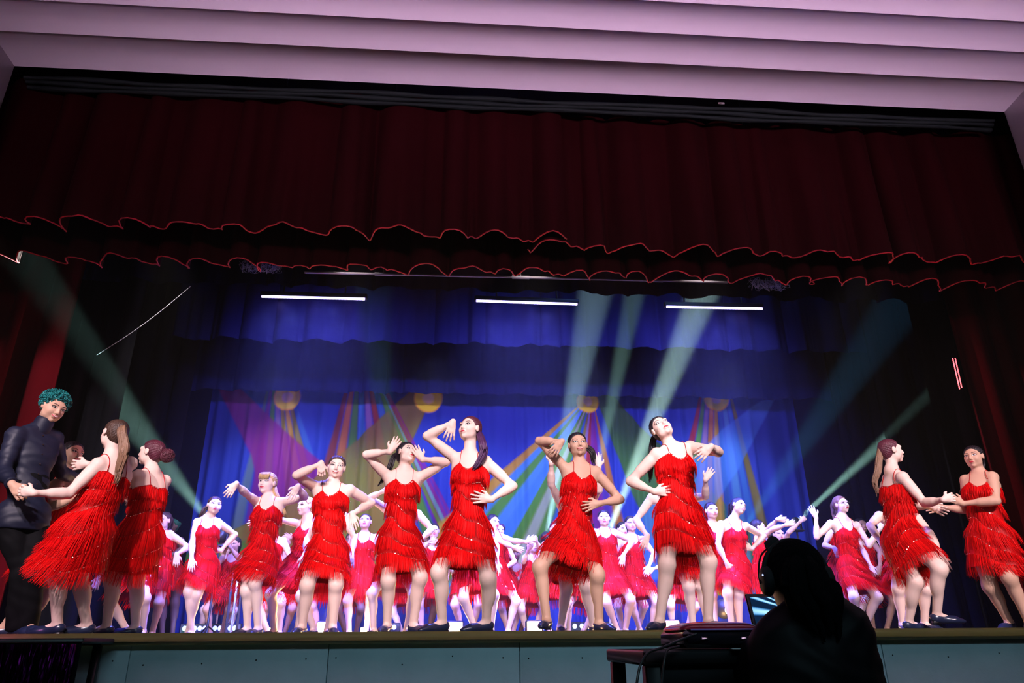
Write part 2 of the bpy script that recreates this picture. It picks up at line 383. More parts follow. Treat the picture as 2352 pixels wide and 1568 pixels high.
# ---------------------------------------------------------------- haze on the stage
hz = MB().box((.6, 3.55, 3.9), (13, 7.7, 6.2)).build('stage_haze', None)
m = bpy.data.materials.new('haze'); m.use_nodes = True; nt = m.node_tree; nt.nodes.clear()
o = nt.nodes.new('ShaderNodeOutputMaterial'); v = nt.nodes.new('ShaderNodeVolumeScatter'); v.inputs['Density'].default_value = .0036; v.inputs['Anisotropy'].default_value = .25
nt.links.new(v.outputs[0], o.inputs['Volume']); hz.data.materials.append(m)
tag(hz, 'thin theatrical haze filling the stage and showing the light beams', 'haze', kind='stuff')

# ---------------------------------------------------------------- light bars, pipe, wires, floor lamps
M_led = mat('led_lens', (1, 1, 1), emit=(.42, .34, 1), es=7)
M_house = mat('lamp_housing', (.02, .02, .025), .45)
for i, (a, b) in enumerate(BARS):
    A, B = at(*a, 3.2), at(*b, 3.2); c = (A+B)/2; o = empty('light_bar', c+V(0, 0, .04)); L = np.linalg.norm(B-A)
    u = (B-A)/L; R = np.array([u, [0, 1, 0], np.cross(u, V(0, 1, 0))])
    tag(o, ('left of the three glowing violet light bars over the stage', 'middle of the three glowing violet light bars over the stage', 'right of the three glowing violet light bars over the stage')[i], 'light', 'overhead light bars')
    local(o, MB().box(c+V(0, .03, .045), (L+.05, .07, .07), R, .01)).build('housing', M_house, o)
    mb = MB(); mb.box(c+V(0, 0, .003), (L, .014, .026), R)
    for k in range(34): mb.ball(A+(B-A)*(k+.5)/34+V(0, -.006, -.002), .0145, 8)
    local(o, mb).build('lens', M_led, o, smooth=True)
    for s in (.2, .8):
        q = A+(B-A)*s+V(0, .03, .08); local(o, MB().tube([q, (q[0], q[1], 7.56)], .010, 6)).build('bracket', M_house, o)
A, B = at(700, 625, 2.35), at(1672, 648, 2.35)
mb = MB().tube([A, B], .014, 8)
for s in (.18, .5, .82):
    q = A+(B-A)*s; mb.tube([q-V(.1, 0, 0), q+V(.1, 0, 0)], .020, 8); mb.tube([q, (q[0], q[1], 7.56)], .004, 4)
tag(mb.build('pipe', mat('grey_pipe', (.45, .42, .5), .4, metal=.6), smooth=True), 'thin grey pipe hanging level above the light bars', 'pipe')
A, B = at(222, 815, 2.32), at(438, 657, 2.70)
tag(MB().tube([A+(B-A)*t-V(0, 0, .05*math.sin(math.pi*t)) for t in np.linspace(0, 1, 12)], .0035, 5).build('cable', mat('grey_cable', (.35, .35, .4), .5)), 'thin cable stretched slanting across the dark left wing', 'cable')
for k, (px, py, lab) in enumerate(((1765, 652, 'tangled net of shiny wires bunched above the right light bar'), (600, 612, 'tangled net of shiny wires bunched above the left light bar'))):
    mb = MB(); c = at(px, py, 2.3)  # netting of shiny threads built as tangled wires, no lamps in it
    for q in range(16):
        t = np.linspace(0, 1, 26); r1, r2, r3 = rng.uniform(0, 6, 3)
        mb.tube(np.stack([c[0]+(t-.5)*.42+.03*np.sin(t*19+r1), c[1]+.05*np.sin(t*15+r2), c[2]+.05*np.sin(t*23+r3)+.02*np.cos(t*9+r1)], -1), .0022, 4)
    mb.tube([c, (c[0], c[1], 7.56)], .0025, 4)
    tag(mb.build('net_bundle', mat('string_wire', (.3, .35, .55), .3), smooth=True), lab, 'wires', 'bunched wire nets')
o = empty('drape_glint', at(2198, 890, 1.95))  # added glowing lines standing in for stage light on the drape pleats
tag(o, 'narrow pair of glowing pink streaks standing in for light on the right drape edge', 'light')
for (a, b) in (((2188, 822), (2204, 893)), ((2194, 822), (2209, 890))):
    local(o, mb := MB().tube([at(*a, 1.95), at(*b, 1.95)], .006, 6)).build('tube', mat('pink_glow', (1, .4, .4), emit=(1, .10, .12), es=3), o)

M_can = mat('warm_lens', (1, 1, 1), emit=(1, .50, .09), es=6)
LB = ['under the third front dancer from left', 'between the legs of the tallest front dancer', 'left of the front dancer with one knee out', 'just left of the black equipment case', 'above the black equipment case', 'small one far behind the front row', 'small one behind the blonde dancer']
for i, (px, py, Y) in enumerate(CANS):
    p = at(px, py, Y); p[2] = ZS+.10; s = (1, 1, 1.05, 1, .95, .45, .5)[i]; o = empty('floor_lamp', (p[0], p[1], ZS))
    tag(o, 'warm glowing floor lamp, '+LB[i], 'lamp', 'warm floor lamps')
    local(o, MB().box(p+V(0, .08, 0), (.20*s, .12, .17*s), bev=.015)).build('housing', M_house, o)
    local(o, MB().box(p+V(0, .015, 0), (.17*s, .02, .14*s), bev=.008)).build('lens', M_can, o)
    local(o, MB().box(p+V(-.11*s, .08, -.05), (.015, .04, .10)).box(p+V(.11*s, .08, -.05), (.015, .04, .10)).box(p+V(0, .08, -.095), (.24*s, .06, .012))).build('yoke', M_house, o)
# moving heads that throw the beams
for i, (a, b, ang, E_, c_) in enumerate(BEAMS[:6]):
    a, b = np.array(a), np.array(b); d = (b-a)/np.linalg.norm(b-a); p = a-d*.09
    o = empty('moving_head_lamp', (p[0], p[1], ZS))
    tag(o, 'moving head lamp throwing '+('the wide pale beam that rises to the upper left', 'the brightest pale beam beside the tilted back dancer', 'the narrow beam left of the brightest one', 'the wide soft beam right of the middle light bar', 'the narrow teal beam that rises to the far right', 'the faint blue beam at right')[i], 'lamp', 'moving head lamps')
    s_ = np.cross(d, V(0, 0, 1)); s_ /= np.linalg.norm(s_)
    local(o, MB().tube([p-d*.10, p-d*.08, p-d*.0, p+d*.03, p+d*.06], [.04, .07, .08, .075, .06], 16)).build('head', M_house, o, smooth=True)
    mb = MB()
    for sg in (-1, 1): mb.box(p+s_*.10*sg-V(0, 0, .05), (.025, .05, .16), bev=.01)
    mb.box(p-V(0, 0, .13), (.23, .10, .03), bev=.01)
    local(o, mb).build('yoke', M_house, o)
    zb = p[2]-.13
    local(o, MB().tube([(p[0], p[1], ZS+.02), (p[0], p[1], zb)], .016, 8)).build('pole', M_house, o)
    mb = MB()
    for k in range(3): mb.tube([(p[0], p[1], ZS+.16), (p[0]+.2*math.cos(k*2.09+.5), p[1]+.2*math.sin(k*2.09+.5), ZS+.012)], .010, 6)
    local(o, mb).build('tripod', M_house, o)
# unlit moving head with a lens turned to the audience
p = at(1663, 1398, 5.3); o = empty('moving_head_lamp', (p[0], p[1], ZS)); tag(o, 'round black moving head lamp with a white lens, right of the tilted back dancer', 'lamp', 'moving head lamps')
local(o, MB().ball(p, (.13, .12, .13), 14)).build('head', M_house, o, smooth=True)
q = at(1672, 1401, 5.17); local(o, MB().ball(q, (.045, .02, .055), 12)).build('lens', mat('glass_lens', (.8, .9, 1), .1, emit=(.6, .75, 1), es=.7), o, smooth=True)
local(o, MB().box((p[0], p[1], ZS+.05), (.3, .24, .1), bev=.01)).build('base', M_house, o)
# blue and white lens strips on the floor at the back
for i, (x0, x1, py, n, lab) in enumerate(((418, 545, 1444, 11, 'behind the curly haired dancer at left'), (1296, 1345, 1446, 3, 'between the two central dancers'), (1382, 1412, 1446, 3, 'right of the centre dancer'), (885, 912, 1444, 2, 'behind the dancer with both hands raised'))):
    A, B = at(x0, py, 6.2), at(x1, py, 6.2); A[2] = B[2] = ZS+.15
    o = empty('lens_strip_lamp', ((A+B)/2*V(1, 1, 0)+V(0, 0, ZS))); tag(o, 'row of small blue white floor lenses '+lab, 'lamp', 'blue floor lens strips')
    local(o, MB().box((A+B)/2+V(0, .06, -.04), (abs(B[0]-A[0])+.08, .08, .2), bev=.01)).build('housing', M_house, o)
    for k in range(n):
        q = A+(B-A)*(k+.5)/n
        local(o, MB().ball(q, (.032, .02, .034), 10)).build('lens', mat('lens_%s' % ('teal' if k in (0, n-1) and n > 5 else 'blue' if n != 3 else 'pale'), (1, 1, 1), emit=((.3, .8, .8) if k in (0, n-1) and n > 5 else (.12, .16, 1) if n != 3 else (.5, .65, 1)), es=5 if n != 3 else 2.5), o, smooth=True)
    for q in (A, B): light('POINT', 'lens_glow', q+V(0, -.15, .05), q, 3, (.2, .25, 1), shadow_soft_size=.04)
# rack behind the blonde dancer and a stand
p = at(545, 1340, 5.6); o = empty('equipment_stand', (p[0], p[1], ZS)); tag(o, 'dark upright stand with thin metal rails behind the blonde dancer', 'stand')
local(o, MB().box((p[0], p[1], ZS+.02), (.3, .3, .04), bev=.01)).build('base', M_house, o)
for k in range(3): local(o, MB().box((p[0]-.07+.07*k, p[1], ZS+.45), (.03, .03, .82), bev=.005)).build('rail', M_metal if k == 1 else M_house, o)
for px, lab in ((1398, 'thin violet music stand right of the centre dancer'), (507, 'thin violet music stand beside the curly haired dancer')):
    p = at(px, 1360, 6.0 if px > 1000 else 6.65); o = empty('music_stand', (p[0], p[1], ZS)); tag(o, lab, 'stand', 'music stands')
    M_s = mat('stand_paint', (.5, .4, .7), .4)
    local(o, MB().tube([(p[0], p[1], ZS+.02), (p[0], p[1], ZS+.75)], .014, 8)).build('pole', M_s, o)
    mb = MB()
    for k in range(3):
        a = k*2.09; mb.tube([(p[0], p[1], ZS+.12), (p[0]+.18*math.cos(a), p[1]+.18*math.sin(a), ZS+.012)], .01, 6)
    local(o, mb).build('tripod', M_s, o)
    local(o, MB().box((p[0], p[1]-.03, ZS+.78), (.30, .02, .2), bev=.006)).build('tray', M_s, o)

# table with foil fringe in front of the stage at left
o = empty('draped_table', (-4.3, -.45, 0)); tag(o, 'black draped table with a magenta foil fringe at the lower left', 'table')
xe = at(253, 1470, -.1)[0]; z1 = at(200, 1466, -.1)[2]
local(o, MB().box((xe-1.6, -.19, z1-.015), (3.2, .5, .03), bev=.008)).build('tabletop', M_black, o)
n = 500; xs = np.linspace(xe-3.2, xe, n)
P = np.stack([np.stack([xs, -.45+.025*folds(xs, 5, .22)*v, np.full(n, z1-.03-(z1-.05)*v)], -1) for v in np.linspace(0, 1, 24)])
local(o, MB().grid(P)).build('cloth', M_blk, o, smooth=True)
mb = MB()
for k in range(900):
    x0 = rng.uniform(xe-2.6, xe-.01); y0 = -.47-rng.uniform(0, .03); zt = z1-.03; n_ = 9; L = rng.uniform(.7, .82); a = rng.uniform(0, 6)
    t = np.linspace(0, 1, n_); c = np.stack([x0+.010*np.sin(t*9+a), y0-.01*np.sin(t*7+a*2)-.01*t, zt-t*L], -1); w_ = np.stack([.004*np.cos(a+t*7), .004*np.sin(a+t*7), 0*t], -1)
    mb.grid(np.stack([c-w_, c+w_], 1))
tag(local(o, mb).build('foil_fringe', mat('magenta_foil', (.35, .02, .32), .16, metal=1), o), kind='stuff')
for sx in (-3.1, -.1):
    for sy in (-.38, -.02): local(o, MB().box((xe+sx, sy-.0, (z1-.03)/2), (.04, .04, z1-.03))).build('leg', M_black, o)
light('SPOT', 'foil_fill', (-3.6, -2.6, 2.4), (-3.6, -.5, .6), 190, (1, .15, .9), spot_size=D2R(50), spot_blend=.5, shadow_soft_size=.03)  # added unseen magenta fill that brightens the foil fringe
# ---------------------------------------------------------------- people: distance fields, one continuous surface per body
def N_(v): return v/(np.linalg.norm(v)+1e-9)
def sdf(pr, X, Y, Z):
    t = pr[0]
    if t == 'rc':
        _, a, b, r1, r2 = pr[:5]; ba = b-a; x, y, z = X-a[0], Y-a[1], Z-a[2]
        h = np.clip((x*ba[0]+y*ba[1]+z*ba[2])/(ba@ba+1e-9), 0, 1)
        x = x-h*ba[0]; y = y-h*ba[1]; z = z-h*ba[2]
        return np.sqrt(x*x+y*y+z*z) - (r1+(r2-r1)*h)
    _, c, R, r = pr[:4]; x, y, z = X-c[0], Y-c[1], Z-c[2]
    p = [x*R[i][0]+y*R[i][1]+z*R[i][2] for i in range(3)]
    k0 = np.sqrt(sum((p[i]/r[i])**2 for i in range(3))); k1 = np.sqrt(sum((p[i]/r[i]**2)**2 for i in range(3)))+1e-6
    return k0*(k0-1)/k1
def bbox(pr):
    if pr[0] == 'rc':
        _, a, b, r1, r2 = pr[:5]; r = max(r1, r2); return np.minimum(a, b)-r, np.maximum(a, b)+r
    _, c, R, r = pr[:4]; e = np.sqrt(sum((np.asarray(R[i])*r[i])**2 for i in range(3))); return c-e, c+e
def smin(a, b, k):
    h = np.maximum(k-np.abs(a-b), 0)/k; return np.minimum(a, b)-h*h*k*.25
def smax(a, b, k): return -smin(-a, -b, k)
def evalp(prims, P, k=.02):
    d = np.full(P.shape[:-1], 9.)
    for pr in prims:
        q = sdf(pr, P[..., 0], P[..., 1], P[..., 2]); kk = pr[-1] if isinstance(pr[-1], dict) else {}
        if kk.get('sub'): d = smax(d, -q, kk.get('k', k))
        else: d = smin(d, q, kk.get('k', k))
    return d
class Grid:
    def __init__(s, lo, hi, h):
        s.h = h; s.lo = lo-2.5*h; s.n = (np.ceil((hi-lo)/h)+6).astype(int)
        s.ax = [s.lo[i]+h*np.arange(s.n[i]) for i in range(3)]
    def new(s): return np.full(s.n, .25, np.float32)
    def put(s, d, prims, k=.02, inf=0):
        for pr in prims:
            kk = pr[-1] if isinstance(pr[-1], dict) else {}; kq = kk.get('k', k)
            lo, hi = bbox(pr); m = kq+4*s.h+inf
            i0 = np.clip(((lo-m-s.lo)/s.h).astype(int), 0, s.n); i1 = np.clip(((hi+m-s.lo)/s.h).astype(int)+2, 0, s.n)
            if (i1 <= i0).any(): continue
            sl = tuple(slice(i0[i], i1[i]) for i in range(3))
            X = s.ax[0][sl[0]][:, None, None].astype(np.float32); Y = s.ax[1][sl[1]][None, :, None].astype(np.float32); Z = s.ax[2][sl[2]][None, None].astype(np.float32)
            q = sdf(pr, X, Y, Z).astype(np.float32)-inf
            d[sl] = smax(d[sl], -q, kq) if kk.get('sub') else smin(d[sl], q, kq)
        return d
    def surf(s, d):
        ins = d < 0; a = ins.astype(np.int8)
        c = np.zeros(s.n-1, np.int8)
        for i in (0, 1):
            for j in (0, 1):
                for k in (0, 1): c += a[i:s.n[0]-1+i, j:s.n[1]-1+j, k:s.n[2]-1+k]
        act = (c > 0) & (c < 8); idx = np.argwhere(act); I = np.full(act.shape, -1, np.int32); I[act] = np.arange(len(idx))
        cor = np.array([(i, j, k) for i in (0, 1) for j in (0, 1) for k in (0, 1)])
        val = np.stack([d[idx[:, 0]+q[0], idx[:, 1]+q[1], idx[:, 2]+q[2]] for q in cor], 1)
        acc = np.zeros((len(idx), 3)); cnt = np.zeros(len(idx))
        for p in range(8):
            for q in range(p+1, 8):
                if np.abs(cor[p]-cor[q]).sum() != 1: continue
                m = (val[:, p] < 0) != (val[:, q] < 0); t = val[m, p]/(val[m, p]-val[m, q])
                acc[m] += cor[p]+t[:, None]*(cor[q]-cor[p]); cnt[m] += 1
        v = (idx+acc/cnt[:, None])*s.h+s.lo
        F = []
        for ax in range(3):
            o = [(1, 2), (2, 0), (0, 1)][ax]
            sl0 = [slice(None)]*3; sl1 = [slice(None)]*3; sl0[ax] = slice(0, -1); sl1[ax] = slice(1, None)
            e0 = ins[tuple(sl0)]; e1 = ins[tuple(sl1)]; E = np.argwhere(e0 != e1)
            E = E[(E[:, o[0]] > 0) & (E[:, o[1]] > 0) & (E[:, o[0]] < s.n[o[0]]-1) & (E[:, o[1]] < s.n[o[1]]-1)]
            up = e0[E[:, 0], E[:, 1], E[:, 2]]
            def cell(da, db):
                q = E.copy(); q[:, o[0]] -= da; q[:, o[1]] -= db; return I[q[:, 0], q[:, 1], q[:, 2]]
            f = np.stack([cell(1, 1), cell(0, 1), cell(0, 0), cell(1, 0)], 1)
            f[~up] = f[~up][:, ::-1]; F.append(f)
        return v, np.concatenate(F)
def surf_of(prims, h, k, mod=None, inf=0):
    b = [bbox(p) for p in prims if not (isinstance(p[-1], dict) and p[-1].get('sub'))]
    g = Grid(np.min([x[0] for x in b], 0)-inf, np.max([x[1] for x in b], 0)+inf, h); d = g.put(g.new(), prims, k, inf)
    if mod: d = mod(g, d)
    return g.surf(d)

SKIN = {'fair': (.84, .64, .58), 'light': (.77, .55, .47), 'tan': (.56, .34, .24), 'brown': (.22, .11, .07), 'dark': (.16, .08, .055)}
HAIRC = {'black': (.012, .008, .012), 'brown': (.06, .03, .02), 'chestnut': (.14, .06, .03), 'auburn': (.09, .015, .03), 'blond': (.55, .36, .16), 'violet': (.06, .015, .07), 'teal': (.01, .20, .20), 'green': (.01, .10, .04), 'ltbrown': (.22, .12, .07), 'inky': (.002, .002, .0025)}
def skin(t): return mat('skin_'+t, SKIN[t], .55, spec=.3, noise=.05, nscale=14, bump=.03, bscale=90)
def hairm(t): return mat('hair_'+t, HAIRC[t], .42 if t != 'inky' else .9, spec=.45 if t != 'inky' else .03, noise=.55, nscale=30, stretch=(1, 1, .15), bump=.7, bscale=160)
M_dress = mat('red_dress_cloth', (.42, .003, .004), .5, spec=.1, noise=.1, nscale=20)
M_fr = bpy.data.materials.new('red_fringe'); M_fr.use_nodes = True
_nt = M_fr.node_tree; _b = _nt.nodes['Principled BSDF']; _b.inputs['Roughness'].default_value = .45; _b.inputs['Specular IOR Level'].default_value = .05
_g = _nt.nodes.new('ShaderNodeNewGeometry'); _c = _nt.nodes.new('ShaderNodeValToRGB'); _c.color_ramp.elements[0].color = (.45, .001, .003, 1); _c.color_ramp.elements[1].color = (.90, .006, .006, 1)
_nt.links.new(_g.outputs['Random Per Island'], _c.inputs[0]); _nt.links.new(_c.outputs[0], _b.inputs['Base Color'])
M_seq = mat('red_sequin', (1, .40, .32), .3, metal=.75)
M_shoe = mat('navy_shoe_leather', (.012, .018, .05), .28, spec=.6, bump=.1, bscale=40)
M_heel = mat('black_heel', (.01, .01, .012), .4)
M_white = mat('eye_white', (.80, .78, .78), .3); M_iris = mat('eye_dark', (.03, .015, .01), .15); M_lash = mat('lash_dark', (.015, .008, .008), .6)
M_lip = mat('red_lips', (.42, .02, .04), .35); M_teeth = mat('teeth', (.85, .82, .80), .3); M_gl = mat('glasses_frame', (.35, .3, .35), .2, metal=1)
FACE_M = [M_white, M_iris, M_lash]

def sph_t(parent, px, py, L, near):   # point on the sight line of (px,py) at bone length L from the parent joint
    d = ray(px, py); oc = CP-parent; b = d@oc; c = oc@oc-L*L; q = b*b-c
    if q < 0: return CP+d*(-b)
    return CP+d*(-b-math.sqrt(q) if near else -b+math.sqrt(q))
def ik(H, A, l1, l2, bend):
    v = A-H; d = min(np.linalg.norm(v), (l1+l2)*.999); u = N_(v); a = (l1*l1-l2*l2+d*d)/(2*d); h = math.sqrt(max(l1*l1-a*a, 0))
    p = bend-u*(bend@u); return H+u*a+N_(p)*h
def fdir(a, p=0): a, p = D2R(a), D2R(p); return V(math.sin(a)*math.cos(p), -math.cos(a)*math.cos(p), math.sin(p))

def hand_prims(W, d, nrm, s, curl, thumb, fr, spread=1):
    d = N_(d); nrm = N_(nrm-d*(nrm@d)); w = np.cross(d, nrm)
    if thumb*w[2] < 0: w = -w
    P = [('el', W+d*.045*s, np.array([nrm, w, d]), (.0135*s, .036*s, .050*s), {'k': .012}), ('rc', W-d*.01, W+d*.03*s, .022*s, .020*s, {'k': .02})]
    Ls = (.070, .086, .081, .066)
    for i in range(4):
        o = (1.5-i)*.0185*s; b = W+d*.080*s+w*o-d*abs(1.3-i)*.004*s; fd = N_(d+w*(1.5-i)*.13*spread)
        c1 = D2R(curl*38+4); c2 = D2R(curl*105+10)
        q1 = b+(fd*math.cos(c1)+nrm*math.sin(c1))*Ls[i]*.55*s; q2 = q1+(fd*math.cos(c2)+nrm*math.sin(c2))*Ls[i]*.5*s
        P += [('rc', b-d*.02*s, q1, fr, fr*.93, {'k': .006}), ('rc', q1, q2, fr*.93, fr*.78, {'k': .004})]
    t0 = W+d*.022*s+w*.022*s; t1 = t0+N_(d*.7+w*.8+nrm*.35)*.042*s; t2 = t1+N_(d*1.0+w*.25+nrm*(.3+curl*.5))*.032*s
    P += [('rc', t0, t1, fr*1.35, fr*1.1, {'k': .012}), ('rc', t1, t2, fr*1.1, fr*.85, {'k': .006})]
    return P
def head_prims(c, R, s, jaw=1.0):
    """R rows: right, forward, up"""
    def q(x, f, u): return c+R.T@(V(x, f, u)*s)
    E = R
    P = [('el', q(0, -.018, .034), E, V(.079, .092, .080)*s, {'k': .02}), ('el', q(0, .018, -.014), E, V(.067*jaw, .070, .078)*s, {'k': .02}),
         ('rc', q(-.031*jaw, .022, -.060), q(.031*jaw, .022, -.060), .032*s, .032*s, {'k': .03}), ('rc', q(0, .030, -.066), q(0, .064, -.088), .029*s, .0165*s, {'k': .03}),
         ('rc', q(-.036, .052, -.026), q(-.045, .030, -.010), .027*s, .025*s, {'k': .02}), ('rc', q(.036, .052, -.026), q(.045, .030, -.010), .027*s, .025*s, {'k': .02}),
         ('rc', q(-.042, .068, .027), q(.042, .068, .027), .015*s, .015*s, {'k': .02}),
         ('el', q(-.031, .098, .007), E, V(.017, .014, .011)*s, {'k': .014, 'sub': 1}), ('el', q(.031, .098, .007), E, V(.017, .014, .011)*s, {'k': .014, 'sub': 1}),
         ('rc', q(0, .082, .016), q(0, .102, -.024), .0075*s, .0105*s, {'k': .012}), ('rc', q(-.010, .090, -.030), q(.010, .090, -.030), .008*s, .008*s, {'k': .008}),
         ('el', q(0, .083, -.054), E, V(.024, .012, .011)*s, {'k': .010}), ('el', q(0, .080, -.064), E, V(.019, .012, .008)*s, {'k': .008})]
    for sx in (-1, 1): P += [('el', q(sx*.080, -.004, -.002), E, V(.009, .020, .030)*s, {'k': .006})]
    return P, q
def facepatch(q, hp, R, outline, off, s, n=3):
    """project a closed (x,u) outline on the face: concentric rings so the patch follows the surface"""
    o = np.array(outline, float); c = o.mean(0); rings = [o, c+(o-c)*.66, c+(o-c)*.33, c+(o-c)*.02]; pts = np.concatenate(rings)
    y = np.full(len(pts), .14)
    for _ in range(26):
        P = np.stack([q(pts[i, 0], y[i], pts[i, 1]) for i in range(len(pts))]); d = evalp(hp, P); y -= np.clip(d-off, -.01, .03)*.8/s
    P = np.stack([q(pts[i, 0], y[i], pts[i, 1]) for i in range(len(pts))]); m = len(o)
    f = [[r*m+i, r*m+(i+1) % m, (r+1)*m+(i+1) % m, (r+1)*m+i] for r in range(3) for i in range(m)]
    return P, np.array(f)
def almond(cx, cu, w, h, tilt=0, n=14, up=1., dn=.75):
    t = np.linspace(0, 2*math.pi, n, endpoint=False); x = np.cos(t)*w; u = np.sin(t)*h*np.where(np.sin(t) > 0, up, dn)*(1-.35*np.abs(np.cos(t))**3)
    return np.stack([cx+x, cu+u+x*tilt], 1)

def person(D):
    s = D.get('s', 1.0); Y = D['Y']; b = D.get('b', 1.0); h = D.get('h', .0052); far = D.get('far', 0); kind = D.get('kind', 'dancer')
    phi = D.get('phi', 0); F = fdir(phi); sg = -1 if abs(phi) > 90 else 1
    L = V(math.cos(D2R(phi)), math.sin(D2R(phi)), 0)*sg          # lateral axis pointing to the right of the picture
    hy = D.get('hy', 0)
    Hd = at(*D['hd'], Y+hy); fl = D.get('fl', ZS)
    stand = 1.545*s; zr = min((Hd[2]-fl)/stand, 1.02)
    Nk = at(*D['nk'], Y+D.get('ny', 0)) if 'nk' in D else Hd+V(0, .02, -.175*s)
    sw = .155*s*D.get('sw', 1)
    Sc = Nk-V(0, 0, .035*s)
    Sa = at(*D['Sa'], Y+D.get('ny', 0)-sw*L[1]) if 'Sa' in D else Sc-L*sw
    Sb = at(*D['Sb'], Y+D.get('ny', 0)+sw*L[1]) if 'Sb' in D else Sc+L*sw
    Sm = (Sa+Sb)/2
    hip = at(*D['hip'], Y) if 'hip' in D else V(Sm[0], Y, fl+.88*s*zr)
    Lh = fdir(D.get('hphi', phi)); LhL = V(math.cos(D2R(D.get('hphi', phi))), math.sin(D2R(D.get('hphi', phi))), 0)*sg
    hw = .085*s*b**.5
    tilt = D.get('tilt', 0)*V(0, 0, .03)
    Ha, Hb = hip-LhL*hw-tilt, hip+LhL*hw+tilt
    th, sh = .405*s, .395*s; ua, fa = .275*s, .235*s
    J = {}
    toes = D.get('toe', (-12+phi*.6 if abs(phi) < 90 else phi, 12+phi*.6 if abs(phi) < 90 else phi))
    for n_, H, sd in (('a', Ha, -1), ('b', Hb, 1)):
        td = fdir(toes[0 if n_ == 'a' else 1]); lift = D.get('lift'+n_, 0)
        az_ = fl+.075*s+lift
        if 'K'+n_ in D:
            K = capK(H, *D['K'+n_], th, D.get('kn'+n_, abs(phi) < 100), D.get('kcap', .12))
            A0 = capK(K, *D['A'+n_], sh, D.get('an'+n_, False), .12); A = at(*D['A'+n_], max(A0[1], .16 if fl > .5 else -4)); A[2] = az_
            if np.linalg.norm(A-K) > sh*1.12: A = K+N_(A-K)*sh*1.12; A[2] = az_
        else:
            if 'A'+n_ in D: A = at(*D['A'+n_], Y+D.get('ay'+n_, 0)); A[2] = az_
            else: A = V(hip[0], Y, az_)+LhL*sd*.11*s; A[1] += D.get('ady', 0); A[2] = az_
            K = ik(H, A, th, sh, td+LhL*sd*.35)
        J['K'+n_], J['A'+n_], J['H'+n_], J['t'+n_] = K, A, H, td
    for n_, Sx, sd in (('a', Sa, -1), ('b', Sb, 1)):
        if 'E'+n_ in D:
            E = sph_t(Sx, *D['E'+n_], ua, D.get('en'+n_, True)); W = sph_t(E, *D['W'+n_], fa, D.get('wn'+n_, True))
        else:
            E = Sx+V(0, 0, -.24*s)+L*sd*.12*s-F*.03; W = E+V(0, 0, -.20*s)+F*.1*s
            if D.get('arm'+n_) == 'hip': E = Sx+V(0, 0, -.18*s)+L*sd*.20*s-F*.05*s; W = hip+V(0, 0, .10*s)+L*sd*.16*s+F*.04
            if D.get('arm'+n_) == 'up': E = Sx+V(0, 0, .10*s)+L*sd*.24*s; W = Hd+L*sd*.11*s+V(0, 0, .06)+F*.02
            if D.get('arm'+n_) == 'back': E = Sx+V(0, 0, -.2*s)+L*sd*.08*s-F*.15; W = E-V(0, 0, .1)-L*sd*.16*s-F*.05
        if 'F'+n_ in D:
            fx, fy = D['F'+n_]; T = at(fx, fy, W[1]-D.get('fd'+n_, .0)); hd_ = N_(T-W)
        else: hd_ = N_((W-E)+V(0, 0, -.05))
        J['E'+n_], J['W'+n_], J['S'+n_], J['f'+n_] = E, W, Sx, hd_
    # head frame
    hf, hp_, hr = D.get('face', (phi, 0, 0)); Fh = fdir(hf, hp_); U0 = N_(V(0, 0, 1)-Fh*Fh[2]); R0 = np.cross(Fh, U0)
    sr = -1 if abs(hf) <= 90 else 1
    Uh = N_(U0*math.cos(D2R(hr))+sr*R0*math.sin(D2R(hr))); Rh = np.cross(Fh, Uh); RM = np.array([Rh, Fh, Uh])
    hs = D.get('hs', .98)*(.5+.5*s)
    Uc = N_(Sm-hip); Fc = N_(F-Uc*(F@Uc)); Lc = N_(Sb-Sa); CM = np.array([np.cross(Fc, Uc), Fc, Uc])
    hprims, q = head_prims(Hd, RM, hs, 1.0 if kind != 'man' else 1.12)
    neck = [('rc', Nk-V(0, 0, .03), Hd+RM.T@(V(0, -.02, -.05)*hs), .052*s*b**.5, .047*s, {'k': .025}), ('rc', Nk-Fc*.015, (Sa+Nk)/2, .05*s, .042*s, {'k': .04}), ('rc', Nk-Fc*.015, (Sb+Nk)/2, .05*s, .042*s, {'k': .04})]
    bs = s*b; wst = (Sm+hip)/2
    tor = [('rc', Sa+(Sb-Sa)*.08-Uc*.02*s, Sb-(Sb-Sa)*.08-Uc*.02*s, .050*s, .050*s, {'k': .05}),
           ('el', Sm-Uc*.14*s, CM, V(.135*bs, .093*bs, .16*s), {'k': .04}), ('el', Sm-Uc*.065*s-Fc*.008, CM, V(.150*s*b**.5, .070*s, .085*s), {'k': .05}), ('el', wst-Uc*.04*s, CM, V(.112*bs, .082*bs, .15*s), {'k': .05}),
           ('el', hip+Uc*.05*s, np.array([np.cross(Lh, Uc), Lh, Uc]), V(.150*bs, .100*bs, .11*s), {'k': .05})]
    if kind != 'man':
        for sd in (-1, 1): tor.append(('el', Sm-Uc*.155*s+Fc*.070*bs+Lc*sd*.063*s, np.eye(3), V(1, 1, 1)*.050*bs, {'k': .035}))
    for sd in (-1, 1): tor.append(('el', hip-Lh*.045*bs+LhL*sd*.065*s-V(0, 0, .01), np.eye(3), V(1, 1, 1)*.080*bs*(1 if kind == 'dancer' else .8), {'k': .04}))
    legs = []
